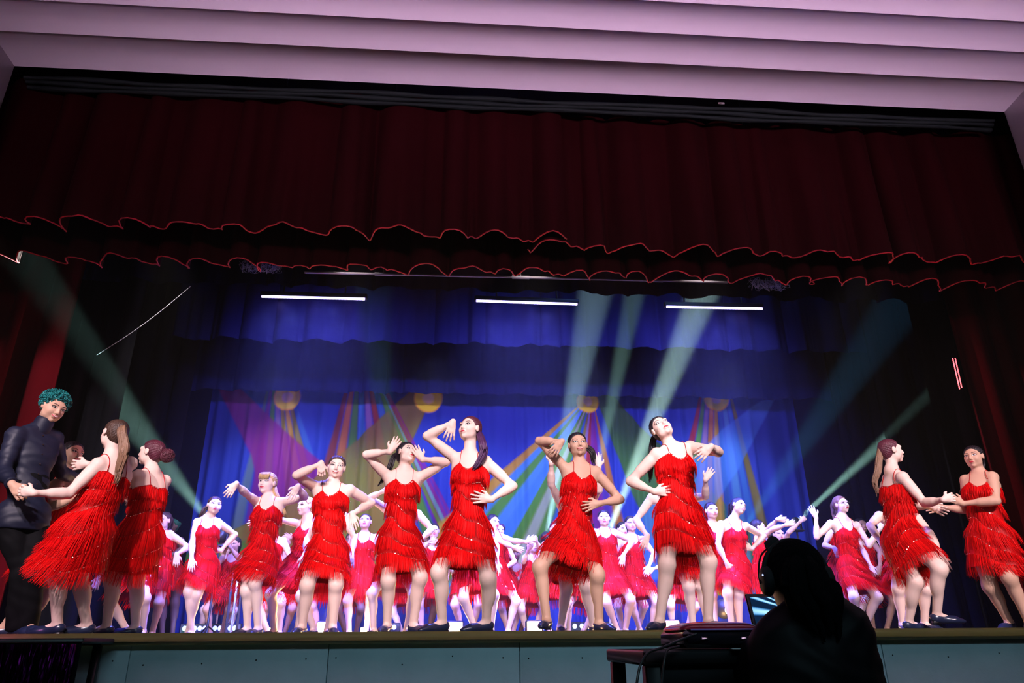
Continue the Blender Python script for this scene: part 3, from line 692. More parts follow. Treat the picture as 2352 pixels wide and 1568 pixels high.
    for n_ in 'ab':
        H, K, A, td = J['H'+n_], J['K'+n_], J['A'+n_], J['t'+n_]; ax = N_(A-K); bk = N_(-td+ax*(td@ax)); lb = b**.8*D.get('lb', 1)
        lm = np.array([np.cross(ax, bk), bk, ax])
        legs.append([('rc', H, H+(K-H)*.5, .088*s*lb, .074*s*lb, {'k': .03}), ('rc', H+(K-H)*.4, K, .079*s*lb, .050*s*lb, {'k': .03}), ('el', K-bk*.004, np.eye(3), V(1, 1, 1.2)*.044*s*lb, {'k': .04}),
                     ('rc', K, A, .046*s*lb, .033*s*lb**.5, {'k': .05}), ('el', K+(A-K)*.30+bk*.020*s, lm, V(.050*s*lb, .046*s*lb, .115*s), {'k': .03}),
                     ('rc', A-V(0, 0, .01), A-V(0, 0, .045*s)+td*.12*s, .034*s, .022*s, {'k': .02})])
    fr = .0088*s*(1.12 if h > .0075 else 1); arms = []
    for n_ in 'ab':
        Sx, E, W = J['S'+n_], J['E'+n_], J['W'+n_]; u2 = N_(W-E); ab = b*D.get('ab', 1)
        arms.append([('el', Sx, np.eye(3), V(1, 1, 1)*.046*s*ab**.7, {'k': .04}), ('rc', Sx, E, .042*s*ab, .0315*s*ab**.8, {'k': .03}), ('el', Sx+(E-Sx)*.45, np.array([np.cross(N_(E-Sx), V(0, .1, 1)), V(0, 0, 1), N_(E-Sx)]), V(.043*s*ab, .043*s*ab, .10*s), {'k': .02}) if False else ('rc', Sx+(E-Sx)*.25, Sx+(E-Sx)*.6, .041*s*ab, .037*s*ab, {'k': .02}),
                     ('rc', E, W, .0325*s*ab**.8, .0215*s, {'k': .02}), ('rc', E+u2*.05*s, E+(W-E)*.45, .0345*s*ab, .029*s*ab, {'k': .03})])
    hands = []
    for i, n_ in enumerate('ab'):
        W = J['W'+n_]; tow = N_(CP-W); nm = D.get('n'+n_, 1)*-tow if 'n'+n_+'v' not in D else V(*D['n'+n_+'v'])
        hands.append(hand_prims(W, J['f'+n_], nm, s*.95, D.get('curl'+n_, .25), D.get('th'+n_, 1), fr, D.get('spread', 1)))
    core = tor+legs[0]+legs[1]
    allp = hprims+neck+tor+legs[0]+legs[1]+arms[0]+arms[1]+hands[0]+hands[1]
    bb = [bbox(p) for p in allp if not (isinstance(p[-1], dict) and p[-1].get('sub'))]
    g = Grid(np.min([x[0] for x in bb], 0), np.max([x[1] for x in bb], 0), h)
    d = g.put(g.new(), hprims, .02); g.put(d, neck+tor)
    for lg in legs: e = g.put(g.new(), lg); d = smin(d, e, .02)
    for ar, ha in zip(arms, hands):
        e = g.put(g.new(), ar); e = g.put(e, ha, .01); d = smin(d, e, .014)
    v, f = g.surf(d)
    org = V(hip[0], Y, fl)
    body = mesh('person', v-org, f, skin(D.get('skin', 'light'))); body.location = org
    tag(body, D['label'], 'person', D.get('group', 'dancers in red fringed dresses' if kind == 'dancer' else None))
    par = body
    def part(name, v_, f_, m_, parent=par, smooth=True, mi=None):
        o = mesh(name, np.asarray(v_)-org, f_, m_, parent, smooth, mi); return o
    def partmb(name, mb, m_, parent=par, smooth=True):
        for i in range(len(mb.v)): mb.v[i] = mb.v[i]-org
        return mb.build(name, m_, parent, smooth)
    hd_all = hprims+neck
    # face
    if D.get('eyes', 1):
        nA = 14 if not far else 8
        for sx in (-1, 1):
            vs, fs, mi = [], [], []; n0 = 0
            for (w_, h_, of, k_, cx, uu) in ((.0215, .0098, .0012, 2, .0345, .0092), (.0160, .0062, .0022, 0, .0335, .0074), (.0068, .0066, .0032, 1, .0335, .0080)):
                P, f_ = facepatch(q, hd_all, RM, almond(sx*cx, uu, w_, h_, sx*.10, nA), of*hs, hs); vs.append(P); fs.append(f_+n0); mi += [k_]*len(f_); n0 += len(P)
            part('eye', np.concatenate(vs), np.concatenate(fs), FACE_M, mi=mi)
            if not far:
                t = np.linspace(0, 1, 8); x = sx*(.015+.042*t); u = .0280+.0085*np.sin(t*2.4)-.003*t
                o = np.concatenate([np.stack([x, u+.0030*(1-t*.5)], 1), np.stack([x, u-.0026*(1-t*.5)], 1)[::-1]])
                P, f_ = facepatch(q, hd_all, RM, o, .0012, hs); part('eyebrow', P, f_, mat('brow_dark', (.03, .015, .012), .7))
        sm = D.get('smile', 0); n_ = 16 if not far else 8; t = np.linspace(0, 2*math.pi, n_, endpoint=False)
        o = np.stack([np.cos(t)*(.0230+.007*sm), -.055+np.sin(t)*(.0090-.0005*sm)*(1-.3*np.abs(np.cos(t)))+sm*.007*np.abs(np.cos(t))**2], 1)
        P, f_ = facepatch(q, hd_all, RM, o, .0012*hs, hs); lp = part('lips', P, f_, M_lip)
        if sm > .5:
            o = np.stack([np.cos(t)*.021, -.0550+np.sin(t)*.0038*(1-.4*np.abs(np.cos(t)))+.0055*np.abs(np.cos(t))**2], 1); P, f_ = facepatch(q, hd_all, RM, o, .0024, hs); part('teeth', P, f_, M_teeth, lp)
    if D.get('glasses'):
        mb = MB()
        for sx in (-1, 1):
            t = np.linspace(0, 2*math.pi, 15); mb.tube([q(sx*.033+.022*math.cos(a), .102, .006+.018*math.sin(a)) for a in t], .0016, 5, False)
            mb.tube([q(sx*.055, .10, .010), q(sx*.078, .04, .012), q(sx*.08, -.01, .01)], .0016, 5)
        mb.tube([q(-.011, .104, .01), q(.011, .104, .01)], .0016, 5); partmb('glasses', mb, M_gl)
    # hair
    hc = D.get('hair', 'black'); style = D.get('style', 'pony'); HM = hairm(hc)
    tie = V(0, -.098, .045) if style != 'bun' else V(0, -.10, .05)
    if style == 'curly':
        cp = [('el', q(0, -.02, .050), RM, V(.088, .100, .082)*hs)]
    else: cp = [('el', q(0, -.018, .036), RM, V(.0845, .0975, .0850)*hs), ('el', q(0, -.050, -.015), RM, V(.067, .058, .070)*hs, {'k': .03})]
    def hmod(g_, d_):
        X = g_.ax[0][:, None, None]-Hd[0]; Y_ = g_.ax[1][None, :, None]-Hd[1]; Z_ = g_.ax[2][None, None]-Hd[2]
        lx = (X*Rh[0]+Y_*Rh[1]+Z_*Rh[2])/hs; f_ = (X*Fh[0]+Y_*Fh[1]+Z_*Fh[2])/hs; u_ = (X*Uh[0]+Y_*Uh[1]+Z_*Uh[2])/hs
        if style == 'curly': line = f_-(-.010+(u_+.01)*.75); low = -.055-u_
        else:
            line = f_-(-.022+(u_+.05)*.66); low = -.088-u_+.3*np.abs(lx)
            ang = np.arctan2(lx, (u_-tie[2])*.7+.35*(f_-tie[1])); d_ = d_-.0018*np.sin(ang*30)
        return smax(smax(d_, (line*.83*hs).astype(np.float32), .006), (low*hs).astype(np.float32), .01)
    v2, f2 = surf_of(cp, min(h, .006) if not far else .008, .01, hmod)
    if style == 'curly':
        r_ = np.random.default_rng(3); mb = MB(); k_ = 0
        while k_ < 420:
            i = r_.integers(len(v2)); p = v2[i]; lo = RM@(p-Hd)/hs
            if lo[2] < .0 and lo[1] > -.02: continue
            n_ = N_(p-q(0, -.02, .03)); a1 = N_(np.cross(n_, r_.normal(size=3))); a2 = np.cross(n_, a1); rr = .0075; ph = r_.uniform(0, 6)
            t = np.linspace(0, 1.6*2*math.pi, 13); mb.tube([p+n_*(.002+.0026*x)+a1*rr*math.cos(x+ph)+a2*rr*math.sin(x+ph) for x in t], .0032, 4, False); k_ += 1
        hair = part('hair', v2, f2, HM); partmb('curls', mb, hairm(hc), hair)
    else:
        hair = part('hair', v2, f2, HM)
    if style == 'bun' and 1:
        c = q(*tie)-Fh*.035*hs; r_ = np.random.default_rng(4)
        if 'bun' in D: c = at(*D['bun'], Y+D.get('buny', 0))
        mb = MB(); mb.ball(c, .045*hs*D.get('bs', 1), 14)
        for k_ in range(130 if not far else 14):
            ax_ = N_(r_.normal(size=3)); p1 = N_(np.cross(ax_, r_.normal(size=3))); p2 = np.cross(ax_, p1); rr = .044*hs*D.get('bs', 1)*r_.uniform(.85, 1.12)
            t = np.linspace(0, r_.uniform(2.5, 5.5), 12); mb.tube([c+ax_*.012*math.sin(x)+(p1*math.cos(x)+p2*math.sin(x))*rr for x in t], .0032 if not far else .006, 4)
        partmb('bun', mb, HM, hair)
    if style in ('pony', 'bangs', 'long'):
        st = q(*tie)
        if 'tail' in D: pts = [st]+[at(x_, y_, Y+D.get('taily', .12)+.0*i) for i, (x_, y_) in enumerate(D['tail'])]
        else: pts = [st, st-Fh*.045+V(0, 0, .01), st-Fh*.07-V(0, 0, .07), st-Fh*.055-V(0, 0, .16), st-Fh*.05-V(0, 0, .24)]
        pts = np.array(pts); t_ = np.linspace(0, 1, len(pts)); tt = np.linspace(0, 1, 18)
        C_ = np.stack([np.interp(tt, t_, pts[:, i]) for i in range(3)], -1)
        for _ in range(2): C_[1:-1] = (C_[:-2]+C_[1:-1]*2+C_[2:])/4
        r_ = np.random.default_rng(len(D['label'])); mb = MB(); ns = 44 if not far else 10; tw = D.get('tw', 1.0); wv = D.get('wave', .006)
        tg = np.gradient(C_, axis=0); sa = np.cross(tg, V(0, 1, .2)); sa /= np.linalg.norm(sa, axis=1)[:, None]+1e-9; sb = np.cross(tg, sa); sb /= np.linalg.norm(sb, axis=1)[:, None]+1e-9
        for k_ in range(ns):
            a_ = r_.uniform(0, 6.28); rr = math.sqrt(r_.uniform(0, 1))*.030*tw*(.85+.3*s*0); ph = r_.uniform(0, 1.2)
            env = np.interp(tt, [0, .12, .5, 1], [.35, .8, 1, .55]); Lk = r_.uniform(.75, 1.0)
            c_ = C_+(sa*math.cos(a_)+sb*math.sin(a_)*.7)*(rr*env)[:, None]+sa*(wv*np.sin(tt*15+ph)*tt)[:, None]+sb*(wv*np.cos(tt*12+ph)*tt)[:, None]
            c_ = np.stack([np.interp(tt*Lk, tt, c_[:, i]) for i in range(3)], -1)
            mb.tube(c_, np.interp(tt, [0, .5, 1], [.0055, .0068, .0012])*tw*(1 if not far else 1.8), 5)
        partmb('ponytail', mb, hairm(D['hair2']) if 'hair2' in D else HM, hair)
    if style == 'bangs':
        mb = MB()
        for k_ in range(40):
            x0 = -.058+.116*k_/39; mb.tube([q(x0*.75, .045, .108), q(x0*.95, .080, .090), q(x0*1.02, .092-.25*abs(x0)**1.3, .062), q(x0*1.05, .094-.3*abs(x0)**1.2, .030+.01*math.sin(k_*2))], [.004, .0055, .0055, .002], 5)
        partmb('bangs', mb, HM, hair)
    # shoes
    for n_ in 'ab':
        A, td = J['A'+n_], J['t'+n_]; lift = D.get('lift'+n_, 0); base = A[2]-.075*s; pt = D.get('point'+n_, 0)
        hl = V(A[0], A[1], base)-td*.030*s; tz = -pt*.05
        heelp = hl+V(0, 0, .052*s); ball = hl+td*.155*s+V(0, 0, .030*s+tz); toe = hl+td*.205*s+V(0, 0, .020*s+tz); sdv = V(-td[1], td[0], 0); SM = np.array([sdv, td, V(0, 0, 1)])
        sp = [('el', heelp+td*.015*s, SM, V(.036, .048, .034)*s, {'k': .02}), ('rc', heelp+td*.02*s-V(0, 0, .008), ball, .034*s, .034*s, {'k': .025}), ('el', ball+V(0, 0, -.002), SM, V(.043, .060, .026)*s, {'k': .02}), ('el', toe, SM, V(.030, .040, .018)*s, {'k': .02})]
        if kind == 'man': sp.append(('rc', A-V(0, 0, .02), A+V(0, 0, .05), .045, .045, {'k': .02}))
        def smod(g_, d_):
            Zg = g_.ax[2][None, None]; top = (Zg-(base+.082*s)); bot = (base+.004+(tz if pt else 0))-Zg
            return smax(smax(d_, top.astype(np.float32), .006), bot.astype(np.float32), .004)
        v3, f3 = surf_of(sp, .006 if not far else .009, .02, smod)
        sho = part('shoe', v3, f3, M_shoe)
        if not far:
            mb = MB().box(hl+td*.005*s+V(0, 0, .012*s), (.052*s, .050*s, .026*s), SM, .006); partmb('heel', mb, M_heel, sho, False)
    if kind == 'man' or kind == 'man2':
        clothes_man(D, part, partmb, J, neck, tor, legs, arms, s, b, Nk, Hd, hip, F, L, Uc, h); return body
    # ---- dress: rings cast outwards from the spine until they leave the body
    fl_ = D.get('flare', 1.0); km = (J['Ka']+J['Kb'])/2; hl_ = D.get('hem', .69); hemp = hip+(km-hip)*hl_*1.0
    P0 = Sm+Uc*.03*s; path = np.array([P0, Sm-Uc*.15*s, wst, hip+Uc*.05*s, hip+(hemp-hip)*.35, hip+(hemp-hip)*.7, hemp]); tpa = np.array([0, .2, .42, .64, .76, .88, 1.])
    nv, na = (38, 72) if not far else (20, 36)
    vv = np.linspace(0, 1, nv); cen = np.stack([np.interp(vv, tpa, path[:, i]) for i in range(3)], -1)
    for _ in range(3): cen[1:-1] = (cen[:-2]+2*cen[1:-1]+cen[2:])/4
    tg = np.gradient(cen, axis=0); tg /= np.linalg.norm(tg, axis=1)[:, None]
    wF = np.clip((vv-.4)/.3, 0, 1)[:, None]; Fv = F*(1-wF)+Lh*wF
    e2 = Fv-tg*(Fv*tg).sum(1)[:, None]; e2 /= np.linalg.norm(e2, axis=1)[:, None]; e1 = np.cross(tg, e2)
    th_ = np.linspace(0, 2*math.pi, na, endpoint=False)
    dr = e2[:, None]*np.cos(th_)[None, :, None]+e1[:, None]*np.sin(th_)[None, :, None]
    rs = np.linspace(.03, .42, 30); rad = np.zeros((nv, na))
    PP = cen[:, None, None]+dr[:, :, None]*rs[None, None, :, None]; dd = evalp(core, PP)
    ins = dd < .0; last = ins.shape[2]-1-np.argmax(ins[..., ::-1], 2); anyi = ins.any(2)
    d0 = np.take_along_axis(dd, last[..., None], 2)[..., 0]; rad = np.where(anyi, rs[last]-d0, .05)
    rad = np.where(anyi, np.minimum(rad, .36), .06)+.010
    # convex-ish smoothing round each ring, then a flare below the hip
    for _ in range(3):
        rad = np.maximum(rad, (np.roll(rad, 1, 1)+np.roll(rad, -1, 1))/2*.995)
    for _ in range(2): rad[1:-1] = np.maximum(rad[1:-1], (rad[:-2]+rad[2:])/2)
    ih = int(.66*nv); 
    for i in range(ih, nv):
        gain = 1+.16*fl_*(i-ih)/(nv-ih); rad[i] = np.maximum(rad[i], rad[ih]*gain)
    for _ in range(2): rad = (np.roll(rad, 1, 1)+2*rad+np.roll(rad, -1, 1))/4
    def top_of(th):
        a = abs((th+math.pi) % (2*math.pi)-math.pi)
        return np.interp(a, [0, .2, .4, .6, .75, 1.0, 1.57, 2.2, 2.5, 2.8, math.pi], np.array([.120, .116, .102, .080, .066, .092, .150, .118, .104, .116, .122])*s)
    tl = .03*s+.15*s                                                # path length of the first stretch equals v=.2
    vt = np.array([top_of(t) for t in th_])/tl*.2
    def Sf(v_, t_, off=0.):
        """surface point for arrays of path position and angle"""
        vi = np.clip(v_, 0, 1)*(nv-1); i0 = np.minimum(vi.astype(int), nv-2); a = (vi-i0)[..., None]
        tj = (t_ % (2*math.pi))/(2*math.pi)*na; j0 = tj.astype(int) % na; j1 = (j0+1) % na; bq = (tj-np.floor(tj))[..., None]
        def pt(i, j): return cen[i]+dr[i, j]*(rad[i, j][..., None]+off_)
        off_ = np.asarray(off)[..., None] if np.ndim(off) else off
        p = (pt(i0, j0)*(1-bq)+pt(i0, j1)*bq)*(1-a)+(pt(i0+1, j0)*(1-bq)+pt(i0+1, j1)*bq)*a
        ex = np.clip(v_-1, 0, 9)[..., None]; n1 = dr[-1, j0]
        return p+ex*PL*(N_(tg[-1]*.3+V(0, 0, -.7))+n1*.04*fl_)
    PL = np.linalg.norm(np.diff(cen, axis=0), axis=1).sum()
    gv = np.linspace(0, 1, nv)[:, None]; VVV = vt[None]+(1-vt[None])*gv; TT = np.broadcast_to(th_[None], VVV.shape)
    P = Sf(VVV, TT); P = np.concatenate([P, P[:, :1]], 1); mb = MB(); mb.grid(P); dress = partmb('dress', mb, M_dress)
    # straps
    for sd in (-1, 1):
        a0, a1 = sd*.75, sd*2.5; p0 = Sf(np.array(np.interp(a0 % (2*math.pi), th_, vt)), np.array(a0 % (2*math.pi))); p1 = Sf(np.array(np.interp(a1 % (2*math.pi), th_, vt)), np.array(a1 % (2*math.pi)))
        side = Sa if np.linalg.norm(Sa-p0) < np.linalg.norm(Sb-p0) else Sb; midp = Nk+(side-Nk)*.52+Uc*.04*s
        t = np.linspace(0, 1, 15)[:, None]; C_ = p0*(1-t)**2+2*t*(1-t)*(midp*2-(p0+p1)/2)+p1*t**2
        prs = neck+tor+[x for ar in arms for x in ar[:2]]
        for _ in range(10):
            dq = evalp(prs, C_, .03); e_ = .004; gr = np.stack([evalp(prs, C_+V(*(e_*(k_ == i) for k_ in range(3))), .03)-dq for i in range(3)], -1); gr /= np.linalg.norm(gr, axis=1)[:, None]+1e-9
            C_[1:-1] -= (gr*(dq-.003)[:, None])[1:-1]*.7
        partmb('strap', MB().tube(C_, .0026*(1 if not far else 1.5), 5), M_dress, dress)
    # fringe in slanting tiers
    nt_, per = D.get('tiers', 6), (640 if not far else 130)
    if far == 2: per = 70
    r_ = np.random.default_rng(int(D['hd'][0])); sway = V(*D.get('sway', (0, 0, 0))); wdt = .0012 if not far else (.0032 if far == 1 else .0050)
    slant = D.get('slant', .06)*1.35; seqs = []; mbf = MB(); vmin = vt.min()
    for k_ in range(nt_):
        n_ = per; t0 = (np.arange(n_)+r_.uniform(-.4, .4, n_))/n_*2*math.pi; lo = np.interp(t0 % (2*math.pi), np.append(th_, 2*math.pi), np.append(vt, vt[0]))
        v0 = lo+.01+(1.0-lo)*(k_/(nt_-.5))-slant*np.sin(t0)*(0 if k_ == 0 else .6 if k_ == 1 else 1); v0 = np.maximum(v0, lo+.005); v0 = np.minimum(v0, 1.0)
        Ls = r_.uniform(.80, 1.1, n_)*(.150 if k_ == 0 else .125 if k_ < nt_-1 else .085+.02*np.abs(np.cos(t0)))*s*D.get('fl', 1)/PL; ns = 5
        Ls = Ls+(np.maximum(1.0-v0, 0)*.9 if k_ == nt_-1 else 0); tau = np.linspace(0, 1, ns)[None]; Vs = v0[:, None]+Ls[:, None]*tau
        wob = r_.normal(0, .0045, n_)[:, None]*tau; clump = .018*np.sin(t0*9+k_*2.1)[:, None]*tau
        off = .003+.015*tau*(1+.4*r_.random(n_)[:, None])
        off = off+np.abs(r_.normal(0, .003, n_))[:, None]*tau**2*(1+D.get('mess', 0)*2)
        c_ = Sf(Vs, t0[:, None]+wob+clump, off); c_ = c_+sway*(tau**1.5)[..., None]*(v0[:, None, None]**1.5)*r_.uniform(.4, 1.2, n_)[:, None, None]
        if D.get('mess'): c_ = c_+(r_.normal(0, .014*D['mess'], (n_, 1, 3))*(tau**1.6)[..., None])
        tdr = np.gradient(c_, axis=1); nn = np.take(dr[np.minimum((v0*(nv-1)).astype(int), nv-1), (t0/(2*math.pi)*na).astype(int) % na], np.arange(n_), 0)[:, None]
        tw_ = r_.normal(0, .5, n_)[:, None, None]; w_ = np.cross(tdr, nn+0*tdr); w_ /= np.linalg.norm(w_, axis=2)[..., None]+1e-9; w_ = w_*np.cos(tw_)+nn*np.sin(tw_)
        wd = wdt*np.array([1, 1, 1, .9, .45])[None, :, None]
        Q = np.stack([c_-w_*wd, c_+w_*wd], 2).reshape(n_, -1, 3)     # n, 2*ns, 3
        base = np.arange(ns-1)*2; fq = np.stack([base, base+1, base+3, base+2], 1); Fq = (np.arange(n_)[:, None, None]*2*ns+fq[None]).reshape(-1, 4)
        mbf.add(Q.reshape(-1, 3), Fq)
        if k_ > 0 or 1:
            m_ = r_.random(n_) < (.10 if not far else .12); seqs.append((c_[m_, 0]+nn[m_, 0]*.006, nn[m_, 0]))
    fo = partmb('fringe', mbf, M_fr, dress, False); tag(fo, kind='stuff')
    cs = np.concatenate([x[0] for x in seqs]); ns_ = np.concatenate([x[1] for x in seqs]); r1 = .0042 if not far else .0058
    ns_ = ns_+r_.normal(0, .45, ns_.shape); ns_ /= np.linalg.norm(ns_, axis=1)[:, None]; a_ = np.cross(ns_, V(.2, .1, 1)); a_ /= np.linalg.norm(a_, axis=1)[:, None]; b_ = np.cross(ns_, a_)
    ang = np.linspace(0, 2*math.pi, 6, endpoint=False); Q = cs[:, None]+r1*(a_[:, None]*np.cos(ang)[None, :, None]+b_[:, None]*np.sin(ang)[None, :, None])
    n_ = len(cs); Fq = np.concatenate([np.arange(n_)[:, None]*6+np.array(q_)[None] for q_ in ((0, 1, 2, 3), (0, 3, 4, 5))])
    so = partmb('sequins', MB().add(Q.reshape(-1, 3), Fq), M_seq, dress, False); tag(so, kind='stuff')
    return body

def clothes_man(D, part, partmb, J, neck, tor, legs, arms, s, b, Nk, Hd, hip, F, L, Uc, h):
    M_sh = mat(D.get('shirtm', 'black_shirt'), D.get('shirtc', (.007, .009, .024)), .55, spec=D.get('sspec', .3), bump=.2, bscale=14); M_tr = mat('black_trousers', (.003, .003, .004), .8, spec=.1)
    def wr(amp, f0):
        def mod(g_, d_):
            X, Y_, Z_ = g_.ax[0][:, None, None], g_.ax[1][None, :, None], g_.ax[2][None, None]
            n_ = np.sin(X*f0+2*np.sin(Z_*f0*.6+Y_*9))*np.sin(Z_*f0*1.3+1.5*np.sin(X*f0*.5))
            return d_+(amp*n_).astype(np.float32)
        return mod
    pr = [p for p in tor]+neck[1:]
    sl = []
    for ar, n_ in zip(arms, 'ab'):
        E, W = J['E'+n_], J['W'+n_]; short = D.get('short')
        a = ar[:3] if short else ar+[('rc', W-(W-E)*.14, W-(W-E)*.04, .034, .030, {'k': .01})]
        if short: a = [ar[0], ('rc', J['S'+n_], J['S'+n_]+(E-J['S'+n_])*.75, .055*s*b, .052*s*b, {'k': .03})]
        sl += a
    hemr = [('el', hip+V(0, 0, -.02), np.array([np.cross(F, V(0, 0, 1)), F, V(0, 0, 1)]), V(.150*s*b, .11*s*b, .13*s), {'k': .04})]
    wrm = wr(.0035, 42)
    def mod(g_, d_):
        d_ = wrm(g_, d_); Z_ = g_.ax[2][None, None]; X, Y_ = g_.ax[0][:, None, None], g_.ax[1][None, :, None]
        d_ = smax(d_, ((hip[2]-.07*s)-Z_ + 0*X).astype(np.float32), .01)
        for n_ in 'ab':                                             # open the sleeve end at the wrist
            E, W = J['E'+n_], J['W'+n_]; u = N_(W-E); o = W-u*.025
            if D.get('short'): continue
            pl = (X-o[0])*u[0]+(Y_-o[1])*u[1]+(Z_-o[2])*u[2]; near = np.sqrt((X-W[0])**2+(Y_-W[1])**2+(Z_-W[2])**2) < .12
            d_ = np.where(near & (pl > d_), pl, d_).astype(np.float32)
        return d_
    v, f = surf_of(pr+sl+hemr, .007, .03, mod, inf=.013)
    sh = part('shirt', v, f, M_sh)
    v, f = surf_of([('rc', Nk-V(0, 0, .01), Nk+(Hd-Nk)*.30, .066*s, .064*s)], .006, .01)
    part('collar', v, f, M_sh, sh)
    for k_ in range(6 if not D.get('back') else 0):
        p = Nk-Uc*(.06+.07*k_)*s
        for _ in range(1):
            rr = .2
            for st in range(40):
                if evalp(tor+neck, (p+F*rr)[None])[0] > .014: rr -= .005
        partmb('button', MB().ball(p+F*(rr+.006), (.006, .006, .006), 6), M_iris, sh)
    tp = [tor[3]]+[x for t_ in tor[-2:] for x in [t_]]
    tr = []
    for lg, n_ in zip(legs, 'ab'):
        K, A, H = J['K'+n_], J['A'+n_], J['H'+n_]
        tr += [lg[0], lg[1], ('rc', K, A+V(0, 0, .0), .062*s*b**.5, .058*s, {'k': .03})]
    def mod2(g_, d_):
        return smax(wr(.004, 30)(g_, d_), (D.get('fl', ZS)+.03-g_.ax[2][None, None]+0*d_).astype(np.float32), .01)
    v, f = surf_of(tp+tr, .009, .03, mod2, inf=.012); part('trousers', v, f, M_tr)
# ---------------------------------------------------------------- the cast
PE = []
def P(label, **k): k['label'] = label; PE.append(k)
P('person with curly teal hair and dark navy shirt bending over a dancer at left', kind='man', Y=.95, s=1.12, b=1.06, lb=.80, phi=50, hd=(122, 937), face=(58, -18, 8), nk=(92, 985), Sa=(35, 1000), Sb=(124, 1008), sw=1.15, Ea=(8, 1082), Wa=(29, 1113), Fa=(42, 1128), curla=.9, Eb=(140, 1085), Wb=(182, 1100), Fb=(205, 1098), enb=False, wnb=False, hip=(52, 1195), Ka=(52, 1325), Aa=(38, 1436), Kb=(75, 1322), Ab=(62, 1436), toe=(60, 50), skin='tan', hair='teal', style='curly', smile=1)
P('dancer seen from behind with a long wavy light brown ponytail, left of the stage', Y=.6, s=.99, phi=-128, hd=(262, 998), face=(-125, 0, 8), nk=(255, 1052), Sa=(226, 1067), Sb=(299, 1064), Ea=(158, 1133), Wa=(76, 1132), Fa=(40, 1124), curla=.7, Eb=(252, 1092), Wb=(201, 1066), Fb=(165, 1068), enb=False, curlb=.4, hip=(196, 1218), Ka=(130, 1318), Aa=(136, 1413), Kb=(178, 1325), Ab=(201, 1432), toe=(-95, -60), b=1.12, hair='brown', hair2='ltbrown', style='pony', tail=[(278, 985), (287, 1020), (281, 1060), (271, 1092), (262, 1118)], taily=-.10, tw=1.45, wave=.012, sway=(-.05, 0, .0), flare=1.7, mess=.5, slant=.09)
P('dancer with dark red hair in a messy bun, turned to the left', Y=1.3, s=.98, phi=-120, hd=(347, 1040), face=(-98, 6, 0), nk=(347, 1083), Sa=(318, 1092), Sb=(378, 1104), Ea=(306, 1150), Wa=(272, 1120), ena=False, wna=False, Eb=(352, 1165), Wb=(310, 1150), enb=False, wnb=False, hip=(322, 1230), Ka=(258, 1330), Aa=(246, 1433), Kb=(312, 1334), Ab=(312, 1435), toe=(-80, -70), b=1.1, hair='auburn', style='bun', bun=(384, 1046), buny=.0, bs=1.25, slant=.05)
P('dark haired dancer stepping left behind the person with teal hair', Y=1.6, s=.99, phi=62, hd=(166, 1042), face=(62, -4, 6), nk=(150, 1090), Sa=(130, 1112), Sb=(165, 1107), Ea=(117, 1164), Wa=(178, 1142), hip=(122, 1238), Ka=(85, 1330), Aa=(12, 1428), Kb=(108, 1342), Ab=(64, 1436), toe=(-60, -70), skin='tan', hair='black', sway=(-.08, 0, 0))
P('blonde dancer with bangs and both arms raised sideways', Y=2.5, s=.99, phi=-8, hd=(614, 1110), face=(-18, 2, 3), nk=(619, 1145), Sa=(591, 1153), Sb=(648, 1153), Ea=(565, 1133), Wa=(542, 1111), Fa=(521, 1138), Eb=(700, 1141), Wb=(684, 1117), Fb=(670, 1138), nb=-1, hip=(598, 1282), Ka=(567, 1355), Aa=(569, 1437), Kb=(586, 1338), Ab=(594, 1431), toe=(-30, -15), skin='fair', hair='blond', style='bangs', smile=.4, tail=[(632, 1130), (640, 1150), (650, 1168), (655, 1185)], taily=-.02, sway=(-.06, 0, 0), mess=.5, slant=.05)
P('smiling dark haired dancer with one fist raised to her head', Y=1.9, s=.99, phi=4, hd=(773, 1073), face=(8, -4, 5), nk=(761, 1113), Sa=(721, 1116), Sb=(803, 1125), Ea=(681, 1091), Wa=(738, 1064), Fa=(738, 1084), curla=.8, Eb=(853, 1154), enb=False, Wb=(808, 1181), fdb=.035, curlb=0., Fb=(814, 1212), hip=(752, 1270), Ka=(706, 1343), Aa=(694, 1440), Kb=(772, 1340), Ab=(764, 1440), b=1.14, skin='light', hair='brown', smile=1, slant=.06)
P('dancer gazing up with both hands beside her head', Y=1.4, s=.98, phi=10, hd=(934, 1042), face=(42, 14, 12), nk=(929, 1082), Sa=(890, 1093), Sb=(964, 1096), Ea=(842, 1044), Wa=(896, 1036), Fa=(918, 1002), Eb=(1025, 1061), Wb=(969, 1054), Fb=(952, 1027), hip=(917, 1240), Ka=(892, 1333), Aa=(889, 1438), Kb=(965, 1326), Ab=(949, 1437), toe=(-10, 40), b=1.06, hair='black', tail=[(905, 1046), (896, 1070), (882, 1095), (868, 1118)], taily=.14, slant=.08)
P('tallest front dancer, long purple brown ponytail and one hand on her hip', Y=.8, s=1.01, phi=-12, hd=(1079, 986), face=(-38, 12, 0), nk=(1079, 1046), Sa=(1048, 1053), Sb=(1115, 1060), Ea=(981, 1001), Wa=(1040, 970), Fa=(1031, 1006), Eb=(1178, 1116), enb=False, Wb=(1127, 1147), fdb=.035, curlb=0., Fb=(1087, 1141), hip=(1074, 1222), Ka=(1008, 1314), Aa=(1016, 1435), Kb=(1121, 1327), Ab=(1117, 1438), toe=(-55, -65), b=1.04, hair='auburn', hair2='violet', tail=[(1108, 1012), (1112, 1040), (1100, 1065), (1082, 1078)], taily=-.14, tw=1.2, slant=.06, spread=1.4)
